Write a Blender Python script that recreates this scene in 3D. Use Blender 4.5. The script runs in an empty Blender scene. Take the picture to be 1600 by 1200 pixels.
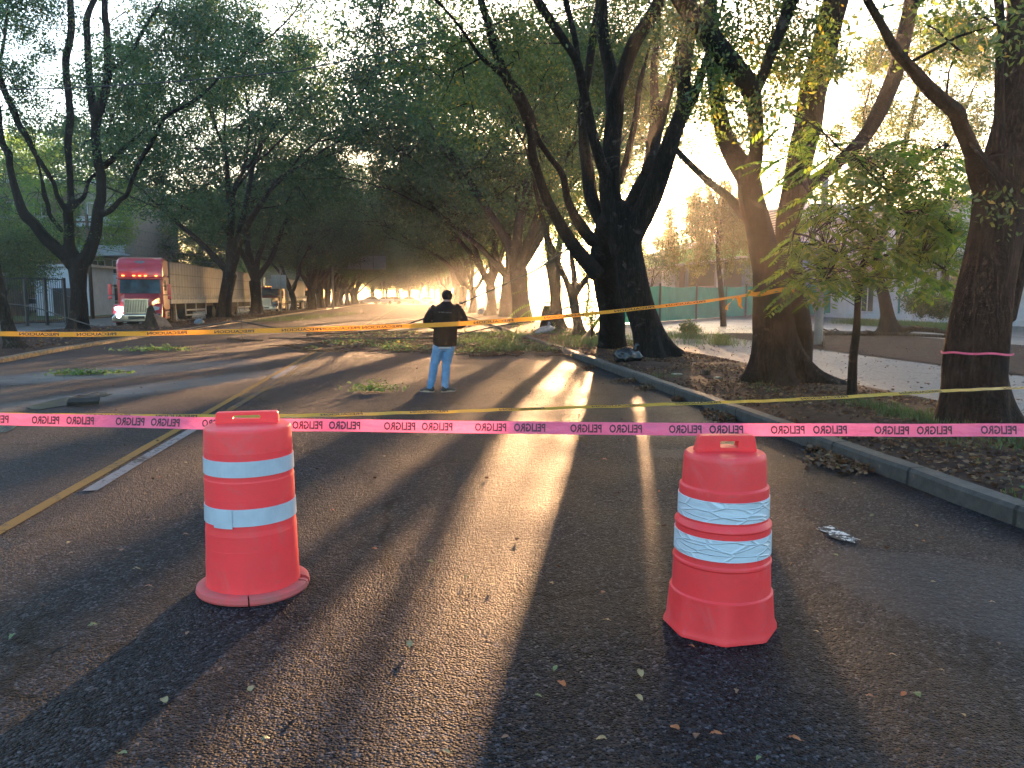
import bpy, math, random
import numpy as np
from mathutils import Vector, Matrix, noise as mnoise
from math import sin, cos, pi, radians, sqrt, atan2, tan

random.seed(7)
SC = bpy.context.scene
COL = SC.collection
V = Vector

# ------------------------------------------------------------------ camera
F = 1200.0                                  # focal length in photo pixels (1600 wide)
PSI = math.atan(0.1242); TH = math.atan(135 / F)
FWD = V((sin(PSI) * cos(TH), cos(PSI) * cos(TH), -sin(TH)))
RGT = V((cos(PSI), -sin(PSI), 0))
UPV = RGT.cross(FWD)
CAMP = V((0, 0, 1.6))
cam = bpy.data.objects.new('camera', bpy.data.cameras.new('camera'))
COL.objects.link(cam)
cam.location = CAMP
cam.rotation_euler = Matrix((RGT, UPV, -FWD)).transposed().to_euler()
cam.data.sensor_width = 36; cam.data.lens = 27.0
cam.data.clip_start = 0.05; cam.data.clip_end = 3000
SC.camera = cam

def ray(px, py): return FWD + RGT * ((px - 800) / F) + UPV * ((600 - py) / F)
def gp(px, py, z=0.0):
    r = ray(px, py); return CAMP + r * ((z - 1.6) / r.z)
def at(px, py, Y):
    r = ray(px, py); return CAMP + r * (Y / r.y)
def atx(px, py, X):
    r = ray(px, py); return CAMP + r * (X / r.x)
def depth(p): return (V(p) - CAMP).dot(FWD)

# ------------------------------------------------------------------ light
SUN_AZPX, SUN_ALPX = 962, 356
sd = ray(SUN_AZPX, SUN_ALPX).normalized()
SUN_EL = math.asin(sd.z); SUN_AZ = atan2(sd.x, sd.y)      # azimuth from +Y towards +X
w = bpy.data.worlds.new('World'); SC.world = w; w.use_nodes = True
nt = w.node_tree; bg = nt.nodes['Background']
sky = nt.nodes.new('ShaderNodeTexSky'); sky.sky_type = 'NISHITA'; sky.sun_disc = False
sky.sun_elevation = SUN_EL; sky.sun_rotation = SUN_AZ
sky.air_density = 1.0; sky.dust_density = 1.9; sky.ozone_density = 2.0
nt.links.new(sky.outputs[0], bg.inputs[0]); bg.inputs[1].default_value = 0.15
sl = bpy.data.lights.new('sun', 'SUN'); sl.energy = 5.0; sl.angle = radians(0.6); sl.color = (1.0, 0.56, 0.27)
so = bpy.data.objects.new('sun', sl); COL.objects.link(so)
so.rotation_euler = sd.to_track_quat('Z', 'Y').to_euler(); so.location = (0, 0, 30)
SC.view_settings.view_transform = 'Standard'; SC.view_settings.look = 'None'
SC.view_settings.gamma = 1.0; SC.view_settings.exposure = 3.27
SC.render.engine = 'CYCLES'
cy = SC.cycles
cy.max_bounces = 6; cy.diffuse_bounces = 3; cy.glossy_bounces = 2; cy.transmission_bounces = 4
cy.transparent_max_bounces = 8; cy.volume_bounces = 0; cy.use_denoising = True
cy.sample_clamp_indirect = 4.0; cy.caustics_reflective = False; cy.caustics_refractive = False
SC.render.film_transparent = False

# ------------------------------------------------------------------ materials
M = {}
def nm(name):
    m = bpy.data.materials.new(name); m.use_nodes = True
    t = m.node_tree; M[name] = m
    return m, t, t.nodes['Principled BSDF'], t.nodes, t.links
def ramp(N, stops):
    r = N.new('ShaderNodeValToRGB'); e = r.color_ramp.elements
    while len(e) < len(stops): e.new(0.5)
    for i, (p, c) in enumerate(stops):
        e[i].position = p; e[i].color = (c[0], c[1], c[2], 1) if len(c) == 3 else c
    return r
def g3(v): return (v, v, v)
def coords(N, L, scale=(1, 1, 1), kind='Object'):
    tc = N.new('ShaderNodeTexCoord'); mp = N.new('ShaderNodeMapping')
    mp.inputs['Scale'].default_value = scale
    L.new(tc.outputs[kind], mp.inputs[0]); return mp.outputs[0]
def noise_n(N, L, vec, scale, detail=4, rough=0.55, dist=0.0):
    n = N.new('ShaderNodeTexNoise'); n.inputs['Scale'].default_value = scale
    n.inputs['Detail'].default_value = detail; n.inputs['Roughness'].default_value = rough
    n.inputs['Distortion'].default_value = dist
    L.new(vec, n.inputs['Vector']); return n.outputs['Fac']
def mixc(N, L, fac, a, b, mode='MIX'):
    m = N.new('ShaderNodeMix'); m.data_type = 'RGBA'; m.blend_type = mode
    for sock, val in ((m.inputs[0], fac), (m.inputs[6], a), (m.inputs[7], b)):
        if hasattr(val, 'is_output'): L.new(val, sock)
        elif isinstance(val, (int, float)): sock.default_value = val
        else: sock.default_value = (*val[:3], 1)
    return m.outputs[2]
def bump(N, L, h, dist, strength=1.0, prev=None):
    b = N.new('ShaderNodeBump'); b.inputs['Distance'].default_value = dist; b.inputs['Strength'].default_value = strength
    L.new(h, b.inputs['Height'])
    if prev is not None: L.new(prev, b.inputs['Normal'])
    return b.outputs[0]
def pm(name, c1, c2=None, rough=0.6, metal=0.0, scale=6.0, stretch=(1, 1, 1), bmp=0.0, bscale=None, lo=.35, hi=.65, spec=0.5, emit=None, estr=0.0, coat=0.0):
    m, t, b, N, L = nm(name)
    if spec == .5 and rough >= .7: spec = .15
    c2 = c2 or tuple(x * 0.75 for x in c1)
    v = coords(N, L, stretch)
    f = noise_n(N, L, v, scale, 6)
    r = ramp(N, [(lo, c1), (hi, c2)]); L.new(f, r.inputs[0]); L.new(r.outputs[0], b.inputs['Base Color'])
    b.inputs['Roughness'].default_value = rough; b.inputs['Metallic'].default_value = metal
    b.inputs['Specular IOR Level'].default_value = spec; b.inputs['Coat Weight'].default_value = coat
    if bmp:
        f2 = noise_n(N, L, v, bscale or scale * 4, 5); L.new(bump(N, L, f2, bmp), b.inputs['Normal'])
    if emit:
        b.inputs['Emission Color'].default_value = (*emit, 1); b.inputs['Emission Strength'].default_value = estr
    return m

def asphalt(name, dark, light, stone=70, bd=0.006, rough=(0.42, 0.62), spec=0.14, zones=()):
    m, t, b, N, L = nm(name)
    v = coords(N, L)
    vo = N.new('ShaderNodeTexVoronoi'); vo.inputs['Scale'].default_value = stone; vo.inputs['Randomness'].default_value = 1
    L.new(v, vo.inputs['Vector'])
    rc = N.new('ShaderNodeSeparateColor'); L.new(vo.outputs['Color'], rc.inputs[0])
    r1 = ramp(N, [(0.0, dark), (0.6, light), (0.9, tuple(x * (2.0 if zones else 1.2) for x in light)), (1.0, tuple(x * (4.5 if zones else 1.4) for x in light))])
    L.new(rc.outputs[0], r1.inputs[0])
    big = noise_n(N, L, v, 0.55, 5, 0.6, 0.4)
    r2 = ramp(N, [(0.3, g3(0.62)), (0.7, g3(1.3))]); L.new(big, r2.inputs[0])
    mid = noise_n(N, L, v, 9, 4); r3 = ramp(N, [(0.35, g3(0.8)), (0.65, g3(1.15))]); L.new(mid, r3.inputs[0])
    c = mixc(N, L, 1.0, r1.outputs[0], r2.outputs[0], 'MULTIPLY'); c = mixc(N, L, 1.0, c, r3.outputs[0], 'MULTIPLY')
    L.new(c, b.inputs['Base Color'])
    ck = N.new('ShaderNodeTexVoronoi'); ck.feature = 'DISTANCE_TO_EDGE'; ck.inputs['Scale'].default_value = 0.42
    dn = N.new('ShaderNodeTexNoise'); dn.inputs['Scale'].default_value = 2.2; dn.inputs['Detail'].default_value = 6; L.new(v, dn.inputs['Vector'])
    vm = mixc(N, L, 0.55, v, dn.outputs['Color'], 'ADD'); L.new(vm, ck.inputs['Vector'])
    rk = ramp(N, [(0.0, g3(0.15)), (0.004, g3(0.3)), (0.012, g3(1))]); L.new(ck.outputs['Distance'], rk.inputs[0])
    ckm = noise_n(N, L, v, 0.33, 3); rm = ramp(N, [(0.46, g3(0)), (0.52, g3(1))]); L.new(ckm, rm.inputs[0])
    c = mixc(N, L, rm.outputs[0], c, mixc(N, L, 1.0, c, rk.outputs[0], 'MULTIPLY')); L.new(c, b.inputs['Base Color'])
    rr = ramp(N, [(0.35, g3(rough[0])), (0.65, g3(rough[1]))]); L.new(big, rr.inputs[0]); L.new(rr.outputs[0], b.inputs['Roughness'])
    spec_s = None; rough_s = rr.outputs[0]; col_s = c; bstr = None
    for (cx, cyy, rx, ry, rot, col, rgh, spc, bs) in zones:      # patches of other surfacing or damp with painted sky sheen, each with its own outline
        mp = N.new('ShaderNodeMapping'); mp.vector_type = 'TEXTURE'; mp.inputs['Location'].default_value = (cx, cyy, 0); mp.inputs['Rotation'].default_value = (0, 0, rot); mp.inputs['Scale'].default_value = (rx, ry, 1)
        L.new(v, mp.inputs[0]); ln = N.new('ShaderNodeVectorMath'); ln.operation = 'LENGTH'; L.new(mp.outputs[0], ln.inputs[0])
        nz = noise_n(N, L, v, 1.3 / max(.4, min(rx, ry)), 9, 0.62, .3); ad = N.new('ShaderNodeMath'); ad.operation = 'MULTIPLY_ADD'; ad.inputs[1].default_value = .9; L.new(nz, ad.inputs[0]); L.new(ln.outputs['Value'], ad.inputs[2])
        mk = ramp(N, [(0, g3(1)), (1, g3(0))]); dv = N.new('ShaderNodeMapRange'); w0, w1 = (1.36, 1.42) if bs > .2 else (0.95, 1.6)
        dv.inputs[1].default_value = w0; dv.inputs[2].default_value = w1; L.new(ad.outputs[0], dv.inputs[0]); L.new(dv.outputs[0], mk.inputs[0]); fac = mk.outputs[0]
        cc = mixc(N, L, .5, c, col) if bs > .2 else mixc(N, L, .8, c, col)
        col_s = mixc(N, L, fac, col_s, cc); rough_s = mixc(N, L, fac, rough_s, g3(rgh)); spec_s = mixc(N, L, fac, spec_s if spec_s is not None else g3(spec), g3(spc)); bstr = mixc(N, L, fac, bstr if bstr is not None else g3(1), g3(bs))
    if zones:
        L.new(col_s, b.inputs['Base Color']); L.new(rough_s, b.inputs['Roughness'])
    vr = ramp(N, [(0.0, g3(1)), (0.75, g3(0))]); L.new(vo.outputs['Distance'], vr.inputs[0])
    h = mixc(N, L, 0.45, vr.outputs[0], rc.outputs[1])
    n1 = bump(N, L, h, bd, 1.0)
    if bstr is not None: L.new(bstr, n1.node.inputs['Strength'])
    fn = noise_n(N, L, v, 22, 5); n2 = bump(N, L, fn, bd * 1.5, 0.6, n1)
    L.new(n2, b.inputs['Normal']); b.inputs['Specular IOR Level'].default_value = spec
    if spec_s is not None: L.new(spec_s, b.inputs['Specular IOR Level'])
    return m
def zone(p0, p1, wd, col, rgh, spc, bs):
    A_, B_ = gp(*p0), gp(*p1); c = (A_ + B_) / 2; d = B_ - A_
    return (c.x, c.y, d.length / 2, wd, atan2(d.y, d.x), col, rgh, spc, bs)
WET_SHEEN = (0.034, 0.036, 0.041)  # damp asphalt, base paled bluish to stand in for reflected sky
asphalt('asphalt', (0.0015, 0.0015, 0.0022), (0.0215, 0.0205, 0.0235), 82, 0.022, (0.5, 0.66), 0.08, [
    zone((1290, 852), (1800, 1030), .6, (0.028, 0.027, 0.029), .62, .12, .45), zone((985, 706), (1240, 716), .28, (0.026, 0.025, 0.026), .62, .12, .5),
    zone((-60, 600), (420, 562), 1.3, WET_SHEEN, .34, .32, .15), zone((0, 640), (470, 575), .7, WET_SHEEN, .34, .32, .15), zone((600, 500), (760, 498), 2.2, WET_SHEEN, .3, .35, .12), zone((610, 477), (700, 474), 2.4, WET_SHEEN, .3, .35, .12)])
asphalt('asphalt_smooth', (0.022, 0.021, 0.022), (0.036, 0.034, 0.035), 140, 0.0025, (0.4, 0.55))
asphalt('asphalt_far', (0.045, 0.042, 0.04), (0.075, 0.07, 0.068), 60, 0.003, (0.38, 0.55))
asphalt('wet_asphalt', (0.035, 0.036, 0.038), (0.06, 0.061, 0.064), 70, 0.0012, (0.2, 0.32), 0.5)
asphalt('pale_concrete', (0.075, 0.07, 0.068), (0.12, 0.112, 0.108), 30, 0.004, (0.5, 0.7), 0.10)
pm('puddle_water', (0.10, 0.105, 0.11), (.03, .03, .03), rough=0.12, scale=5, bmp=0.002, bscale=9)

def bark(name, c1, c2, c3, patch=0.62, bd=0.02):
    m, t, b, N, L = nm(name)
    v = coords(N, L, (1, 1, 0.16)); v2 = coords(N, L)
    f = noise_n(N, L, v, 11, 9, 0.72, 0.9); ff = noise_n(N, L, v, 34, 6, 0.7, 0.4)
    r = ramp(N, [(0.36, c1), (0.52, tuple((x + y) / 2 for x, y in zip(c1, c2))), (0.64, c2)]); L.new(f, r.inputs[0])
    rf = ramp(N, [(0.4, g3(0.35)), (0.62, g3(1.5))]); L.new(ff, rf.inputs[0]); cc = mixc(N, L, 1.0, r.outputs[0], rf.outputs[0], 'MULTIPLY')
    p = noise_n(N, L, v2, 1.9, 8, 0.7, 0.8); rp = ramp(N, [(patch, g3(0)), (patch + 0.05, g3(0.8))]); L.new(p, rp.inputs[0])
    c = mixc(N, L, rp.outputs[0], cc, c3)
    L.new(c, b.inputs['Base Color']); b.inputs['Roughness'].default_value = 0.85; b.inputs['Specular IOR Level'].default_value = 0.12
    n1 = bump(N, L, f, bd, 1.0); n2 = bump(N, L, ff, bd * .5, 0.9, n1)
    f3 = noise_n(N, L, v2, 5, 4); L.new(bump(N, L, f3, 0.08, 0.6, n2), b.inputs['Normal'])
    return m
bark('bark_dark', (0.003, 0.0026, 0.0026), (0.021, 0.016, 0.014), (0.07, 0.061, 0.056), 0.60, .05)
bark('bark_brown', (0.010, 0.007, 0.005), (0.055, 0.04, 0.029), (0.10, 0.084, 0.07), 0.58, .05)
bark('bark_pale', (0.06, 0.045, 0.032), (0.15, 0.115, 0.08), (0.2, 0.17, 0.14), 0.6)
bark('dead_wood', (0.02, 0.013, 0.009), (0.09, 0.06, 0.04), (0.2, 0.14, 0.09), 0.62, 0.01)

def leafm(name, stops, trans, tw=0.45):
    m, t, b, N, L = nm(name)
    N.remove(b); out = N['Material Output']
    ge = N.new('ShaderNodeNewGeometry'); r = ramp(N, stops); L.new(ge.outputs['Random Per Island'], r.inputs[0])
    v = coords(N, L); f = noise_n(N, L, v, 0.45, 3); r2 = ramp(N, [(0.3, g3(0.65)), (0.7, g3(1.35))]); L.new(f, r2.inputs[0])
    c = mixc(N, L, 1.0, r.outputs[0], r2.outputs[0], 'MULTIPLY')
    d = N.new('ShaderNodeBsdfDiffuse'); L.new(c, d.inputs[0])
    tr = N.new('ShaderNodeBsdfTranslucent'); ct = mixc(N, L, 1.0, c, trans, 'MULTIPLY'); L.new(ct, tr.inputs[0])
    g = N.new('ShaderNodeBsdfGlossy'); g.inputs['Roughness'].default_value = 0.45; g.inputs[0].default_value = (0.5, 0.55, 0.5, 1)
    m1 = N.new('ShaderNodeMixShader'); m1.inputs[0].default_value = tw; L.new(d.outputs[0], m1.inputs[1]); L.new(tr.outputs[0], m1.inputs[2])
    m2 = N.new('ShaderNodeMixShader'); m2.inputs[0].default_value = 0.06; L.new(m1.outputs[0], m2.inputs[1]); L.new(g.outputs[0], m2.inputs[2])
    L.new(m2.outputs[0], out.inputs[0])
    return m
leafm('leaf_dark', [(0.0, (0.016, 0.042, 0.020)), (0.6, (0.034, 0.078, 0.034)), (0.93, (0.06, 0.10, 0.03)), (1.0, (0.17, 0.13, 0.025))], (2.2, 2.2, 1.2))
leafm('leaf_mid', [(0.0, (0.02, 0.044, 0.015)), (0.6, (0.044, 0.08, 0.024)), (0.93, (0.085, 0.105, 0.025)), (1.0, (0.24, 0.17, 0.025))], (2.6, 2.3, 1.0))
leafm('leaf_bright', [(0.0, (0.045, 0.10, 0.03)), (0.6, (0.07, 0.14, 0.035)), (1.0, (0.14, 0.19, 0.035))], (2.8, 2.6, 0.8), 0.55)
leafm('leaf_feather', [(0.0, (0.07, 0.09, 0.04)), (0.7, (0.11, 0.13, 0.05)), (1.0, (0.2, 0.15, 0.07))], (2.0, 1.9, 1.0), 0.5)
leafm('leaf_litter', [(0.0, (0.03, 0.015, 0.010)), (0.45, (0.09, 0.038, 0.018)), (0.85, (0.13, 0.06, 0.028)), (0.97, (0.2, 0.12, 0.06)), (1.0, (0.07, 0.12, 0.03))], (1, 0.8, 0.6), 0.15)
leafm('leaf_fallen_green', [(0.0, (0.07, 0.13, 0.03)), (1.0, (0.16, 0.21, 0.06))], (1.6, 1.6, 0.8), 0.25)
leafm('grass', [(0.0, (0.025, 0.05, 0.015)), (1.0, (0.07, 0.1, 0.03))], (1.8, 1.8, 0.8), 0.35)

def soil():
    m, t, b, N, L = nm('soil')
    v = coords(N, L)
    f = noise_n(N, L, v, 3.5, 8, 0.7, 0.3)
    r = ramp(N, [(0.3, (0.012, 0.006, 0.005)), (0.55, (0.04, 0.022, 0.017)), (0.75, (0.075, 0.045, 0.035))]); L.new(f, r.inputs[0])
    s = noise_n(N, L, v, 55, 3, 0.6); rs = ramp(N, [(0.62, g3(0)), (0.68, g3(0.7))]); L.new(s, rs.inputs[0])
    c = mixc(N, L, rs.outputs[0], r.outputs[0], (0.10, 0.065, 0.05)); L.new(c, b.inputs['Base Color'])
    b.inputs['Roughness'].default_value = 0.9; b.inputs['Specular IOR Level'].default_value = .08
    n1 = bump(N, L, s, 0.012, 0.8); L.new(bump(N, L, f, 0.05, 0.7, n1), b.inputs['Normal'])
soil()
pm('dry_ground', (0.10, 0.085, 0.07), (0.06, 0.05, 0.042), 0.85, scale=0.7, bmp=0.01, bscale=20)
pm('grass_ground', (0.05, 0.08, 0.025), (0.10, 0.11, 0.045), 0.9, scale=1.5, bmp=0.03, bscale=30)
pm('kerb_concrete', (0.08, 0.072, 0.064), (0.035, 0.032, 0.03), 0.8, scale=3.5, bmp=0.006, bscale=40)

def kerbpaint():
    m, t, b, N, L = nm('kerb_yellow_worn')
    v = coords(N, L); f = noise_n(N, L, v, 9, 7, 0.7)
    r = ramp(N, [(0.46, (0.06, 0.05, 0.042)), (0.56, (0.22, 0.12, 0.03))]); L.new(f, r.inputs[0]); L.new(r.outputs[0], b.inputs['Base Color'])
    b.inputs['Roughness'].default_value = 0.7
    m, t, b, N, L = nm('kerb_dark_worn')
    v = coords(N, L); f = noise_n(N, L, v, 7, 8, 0.75)
    r = ramp(N, [(0.3, (0.015, 0.014, 0.013)), (0.64, (0.05, 0.046, 0.042)), (0.70, (0.14, 0.10, 0.03))]); L.new(f, r.inputs[0]); L.new(r.outputs[0], b.inputs['Base Color'])
    b.inputs['Roughness'].default_value = 0.75
    sp = N.new('ShaderNodeSeparateXYZ'); L.new(v, sp.inputs[0]); pp = N.new('ShaderNodeMath'); pp.operation = 'PINGPONG'; pp.inputs[1].default_value = .6; L.new(sp.outputs[1], pp.inputs[0])
    rj = ramp(N, [(0.0, g3(0.1)), (0.012, g3(0.15)), (0.02, g3(1))]); L.new(pp.outputs[0], rj.inputs[0]); L.new(mixc(N, L, 1.0, r.outputs[0], rj.outputs[0], 'MULTIPLY'), b.inputs['Base Color'])
    n0 = bump(N, L, rj.outputs[0], .02, 1.0); L.new(bump(N, L, f, 0.02, 0.7, n0), b.inputs['Normal'])
kerbpaint()

def worn_paint(name, col, amt):
    m, t, b, N, L = nm(name)
    v = coords(N, L); f = noise_n(N, L, v, 16, 8, 0.75); g = noise_n(N, L, v, 1.2, 3)
    ad = N.new('ShaderNodeMath'); ad.operation = 'MULTIPLY_ADD'; ad.inputs[1].default_value = 0.5; L.new(g, ad.inputs[0]); L.new(f, ad.inputs[2])
    r = ramp(N, [(amt, (0.04, 0.037, 0.035)), (amt + 0.05, col)]); L.new(ad.outputs[0], r.inputs[0]); L.new(r.outputs[0], b.inputs['Base Color'])
    b.inputs['Roughness'].default_value = 0.65; b.inputs['Specular IOR Level'].default_value = .08
    f2 = noise_n(N, L, v, 70, 3); L.new(bump(N, L, f2, 0.004, 0.8), b.inputs['Normal'])
worn_paint('paint_yellow', (0.19, 0.10, 0.022), 0.60)
worn_paint('paint_yellow_faint', (0.12, 0.065, 0.016), 0.72)
worn_paint('paint_white', (0.17, 0.16, 0.16), 0.66)
worn_paint('spilt_paint', (0.6, 0.57, 0.52), 0.72)

def plastic(name, c, c2):
    m, t, b, N, L = nm(name)
    v = coords(N, L, (1, 1, 1)); f = noise_n(N, L, v, 5, 8, 0.7, 0.4)
    r = ramp(N, [(0.35, c), (0.7, c2)]); L.new(f, r.inputs[0])
    v3 = coords(N, L, (1, 1, 6)); s = noise_n(N, L, v3, 18, 5, 0.7); rs = ramp(N, [(0.60, g3(0)), (0.72, g3(0.55))]); L.new(s, rs.inputs[0])
    c_ = mixc(N, L, rs.outputs[0], r.outputs[0], (0.36, 0.10, 0.085)); sm = noise_n(N, L, v, 2.4, 9, .75, 1.2); rsm = ramp(N, [(0.52, g3(0)), (0.7, g3(.6))]); L.new(sm, rsm.inputs[0]); c_ = mixc(N, L, rsm.outputs[0], c_, (0.62, 0.13, 0.12)); L.new(c_, b.inputs['Base Color'])
    b.inputs['Roughness'].default_value = 0.5
    b.inputs['Subsurface Weight'].default_value = 0.25; b.inputs['Subsurface Radius'].default_value = (0.02, 0.004, 0.002); b.inputs['Subsurface Scale'].default_value = 1.0
    L.new(bump(N, L, f, 0.004, 0.5), b.inputs['Normal'])
plastic('drum_plastic', (0.92, 0.04, 0.05), (0.8, 0.045, 0.05))
plastic('drum_plastic_red', (0.80, 0.034, 0.04), (0.66, 0.036, 0.04))
pm('drum_rim_dusty', (0.6, 0.085, 0.085), (0.38, 0.11, 0.10), 0.7, scale=9, bmp=0.002)
pm('reflective_band', (0.42, 0.48, 0.54), (0.34, 0.39, 0.45), 0.38, scale=7)
def wrinkled():
    m, t, b, N, L = nm('reflective_wrinkled')
    v = coords(N, L, (2.2, 2.2, 9)); vo = N.new('ShaderNodeTexVoronoi'); vo.feature = 'DISTANCE_TO_EDGE'; vo.inputs['Scale'].default_value = 3.2
    n = noise_n(N, L, v, 2.0, 3)
    L.new(v, vo.inputs['Vector']); r = ramp(N, [(0, g3(1)), (0.09, g3(0))]); L.new(vo.outputs['Distance'], r.inputs[0])
    b.inputs['Base Color'].default_value = (0.46, 0.52, 0.58, 1); b.inputs['Roughness'].default_value = 0.35
    n1 = bump(N, L, r.outputs[0], 0.006, 0.7); L.new(bump(N, L, n, 0.02, 0.5, n1), b.inputs['Normal'])
wrinkled()
def tapemat(name, c, tr, rough=0.35):
    m, t, b, N, L = nm(name); out = N['Material Output']
    b.inputs['Base Color'].default_value = (*c, 1); b.inputs['Roughness'].default_value = rough
    T = N.new('ShaderNodeBsdfTranslucent'); T.inputs[0].default_value = (*tr, 1)
    mx = N.new('ShaderNodeMixShader'); mx.inputs[0].default_value = 0.42
    vv = coords(N, L, (1, 1, 3)); nn = noise_n(N, L, vv, 4.5, 5, .6, .8); bn = bump(N, L, nn, .05, .9); L.new(bn, b.inputs['Normal']); L.new(bn, T.inputs['Normal'])
    L.new(b.outputs[0], mx.inputs[1]); L.new(T.outputs[0], mx.inputs[2]); L.new(mx.outputs[0], out.inputs[0])
tapemat('tape_pink', (0.9, 0.16, 0.3), (1.0, 0.2, 0.36))
tapemat('tape_yellow', (0.6, 0.36, 0.04), (0.6, 0.36, 0.04))
tapemat('tape_orange', (0.75, 0.31, 0.015), (0.8, 0.31, 0.015))
pm('tape_ink', (0.09, 0.012, 0.03), rough=0.6); pm('tape_ink_black', (0.03, 0.02, 0.01), rough=0.6)

# ------------------------------------------------------------------ mesh helpers
def catmull(pts, rad, sub):
    n = len(pts); P = []; R = []
    for i in range(n - 1):
        p0, p1, p2, p3 = pts[max(i - 1, 0)], pts[i], pts[i + 1], pts[min(i + 2, n - 1)]
        for k in range(sub):
            t = k / sub; t2 = t * t; t3 = t2 * t
            P.append(0.5 * ((2 * p1) + (p2 - p0) * t + (2 * p0 - 5 * p1 + 4 * p2 - p3) * t2 + (3 * p1 - p0 - 3 * p2 + p3) * t3))
            R.append(rad[i] * (1 - t) + rad[i + 1] * t)
    P.append(pts[-1].copy()); R.append(rad[-1]); return P, R

class MB:
    def __init__(s): s.v = []; s.f = []; s.m = []
    def add(s, vs, fs, mi=0):
        o = len(s.v); s.v += [tuple(x) for x in vs]; s.f += [tuple(i + o for i in f) for f in fs]; s.m += [mi] * len(fs); return s
    def box(s, c, d, mi=0, rz=0, rx=0, ry=0):
        hx, hy, hz = d[0] / 2, d[1] / 2, d[2] / 2
        vs = [V((x, y, z)) for x in (-hx, hx) for y in (-hy, hy) for z in (-hz, hz)]
        if rz or rx or ry:
            R = Matrix.Rotation(rz, 3, 'Z') @ Matrix.Rotation(ry, 3, 'Y') @ Matrix.Rotation(rx, 3, 'X'); vs = [R @ v for v in vs]
        c = V(c)
        return s.add([v + c for v in vs], [(0, 1, 3, 2), (4, 6, 7, 5), (0, 4, 5, 1), (2, 3, 7, 6), (0, 2, 6, 4), (1, 5, 7, 3)], mi)
    def b2(s, x0, x1, y0, y1, z0, z1, mi=0): return s.box(((x0 + x1) / 2, (y0 + y1) / 2, (z0 + z1) / 2), (x1 - x0, y1 - y0, z1 - z0), mi)
    def loft(s, rings, mi=0, cap=True, closed=True):
        n = len(rings[0]); vs = [p for r in rings for p in r]; fs = []
        for i in range(len(rings) - 1):
            for j in range(n if closed else n - 1):
                k = (j + 1) % n; fs.append((i * n + j, i * n + k, (i + 1) * n + k, (i + 1) * n + j))
        if cap: fs.append(tuple(range(n))[::-1]); fs.append(tuple((len(rings) - 1) * n + j for j in range(n)))
        return s.add(vs, fs, mi)
    def tube(s, pts, rad, seg=8, mi=0, sub=1, lobes=None, flat=None, cap=True):
        pts = [V(p) for p in pts]
        if not isinstance(rad, (list, tuple)): rad = [rad] * len(pts)
        if sub > 1: pts, rad = catmull(pts, list(rad), sub)
        t0 = (pts[1] - pts[0]).normalized(); a = V((0, 1, 0)) if abs(t0.y) < 0.9 else V((1, 0, 0))
        u = t0.cross(a).normalized(); rings = []
        for i, p in enumerate(pts):
            t = (pts[min(i + 1, len(pts) - 1)] - pts[max(i - 1, 0)]).normalized()
            u = (u - t * u.dot(t)).normalized(); w_ = t.cross(u)
            ring = []
            for k in range(seg):
                th = 2 * pi * k / seg; r = rad[i]
                if lobes: r *= lobes(i / (len(pts) - 1), th, p)
                ring.append(p + u * (cos(th) * r) + w_ * (sin(th) * r * (flat or 1)))
            rings.append(ring)
        return s.loft(rings, mi, cap)
    def lathe(s, prof, seg=32, mi=0, c=(0, 0, 0), cap=True, axis='Z'):
        rings = []
        for r, z in prof:
            ring = []
            for k in range(seg):
                th = 2 * pi * k / seg
                q = (r * cos(th), r * sin(th), z) if axis == 'Z' else (z, r * cos(th), r * sin(th))
                ring.append(V(q) + V(c))
            rings.append(ring)
        return s.loft(rings, mi, cap)
    def prism(s, outline, a, b, axis='Y', mi=0):
        def P(u, v, w_): return {'Y': (u, w_, v), 'X': (w_, u, v), 'Z': (u, v, w_)}[axis]
        return s.loft([[V(P(u, v, a)) for u, v in outline], [V(P(u, v, b)) for u, v in outline]], mi)
    def mesh(s, name):
        me = bpy.data.meshes.new(name); me.from_pydata(s.v, [], s.f); me.update(); return me
    def build(s, name, mat, parent=None, smooth=False, bevel=0, off=None, bseg=2):
        me = s.mesh(name)
        if off is not None: me.transform(Matrix.Translation(-V(off)))
        mats = mat if isinstance(mat, (list, tuple)) else [mat]
        for x in mats: me.materials.append(M[x])
        if len(mats) > 1: me.polygons.foreach_set('material_index', s.m)
        fixn(me)
        o = bpy.data.objects.new(name, me); COL.objects.link(o)
        if parent: o.parent = parent
        if smooth: me.polygons.foreach_set('use_smooth', [True] * len(me.polygons))
        if bevel:
            b = o.modifiers.new('b', 'BEVEL'); b.width = bevel; b.segments = bseg; b.limit_method = 'ANGLE'; b.angle_limit = radians(35)
            me.polygons.foreach_set('use_smooth', [True] * len(me.polygons)); 
            sm = o.modifiers.new('n', 'WEIGHTED_NORMAL'); sm.keep_sharp = True
        return o
import bmesh
def fixn(me):
    b = bmesh.new(); b.from_mesh(me); bmesh.ops.recalc_face_normals(b, faces=b.faces); b.to_mesh(me); b.free()

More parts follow.
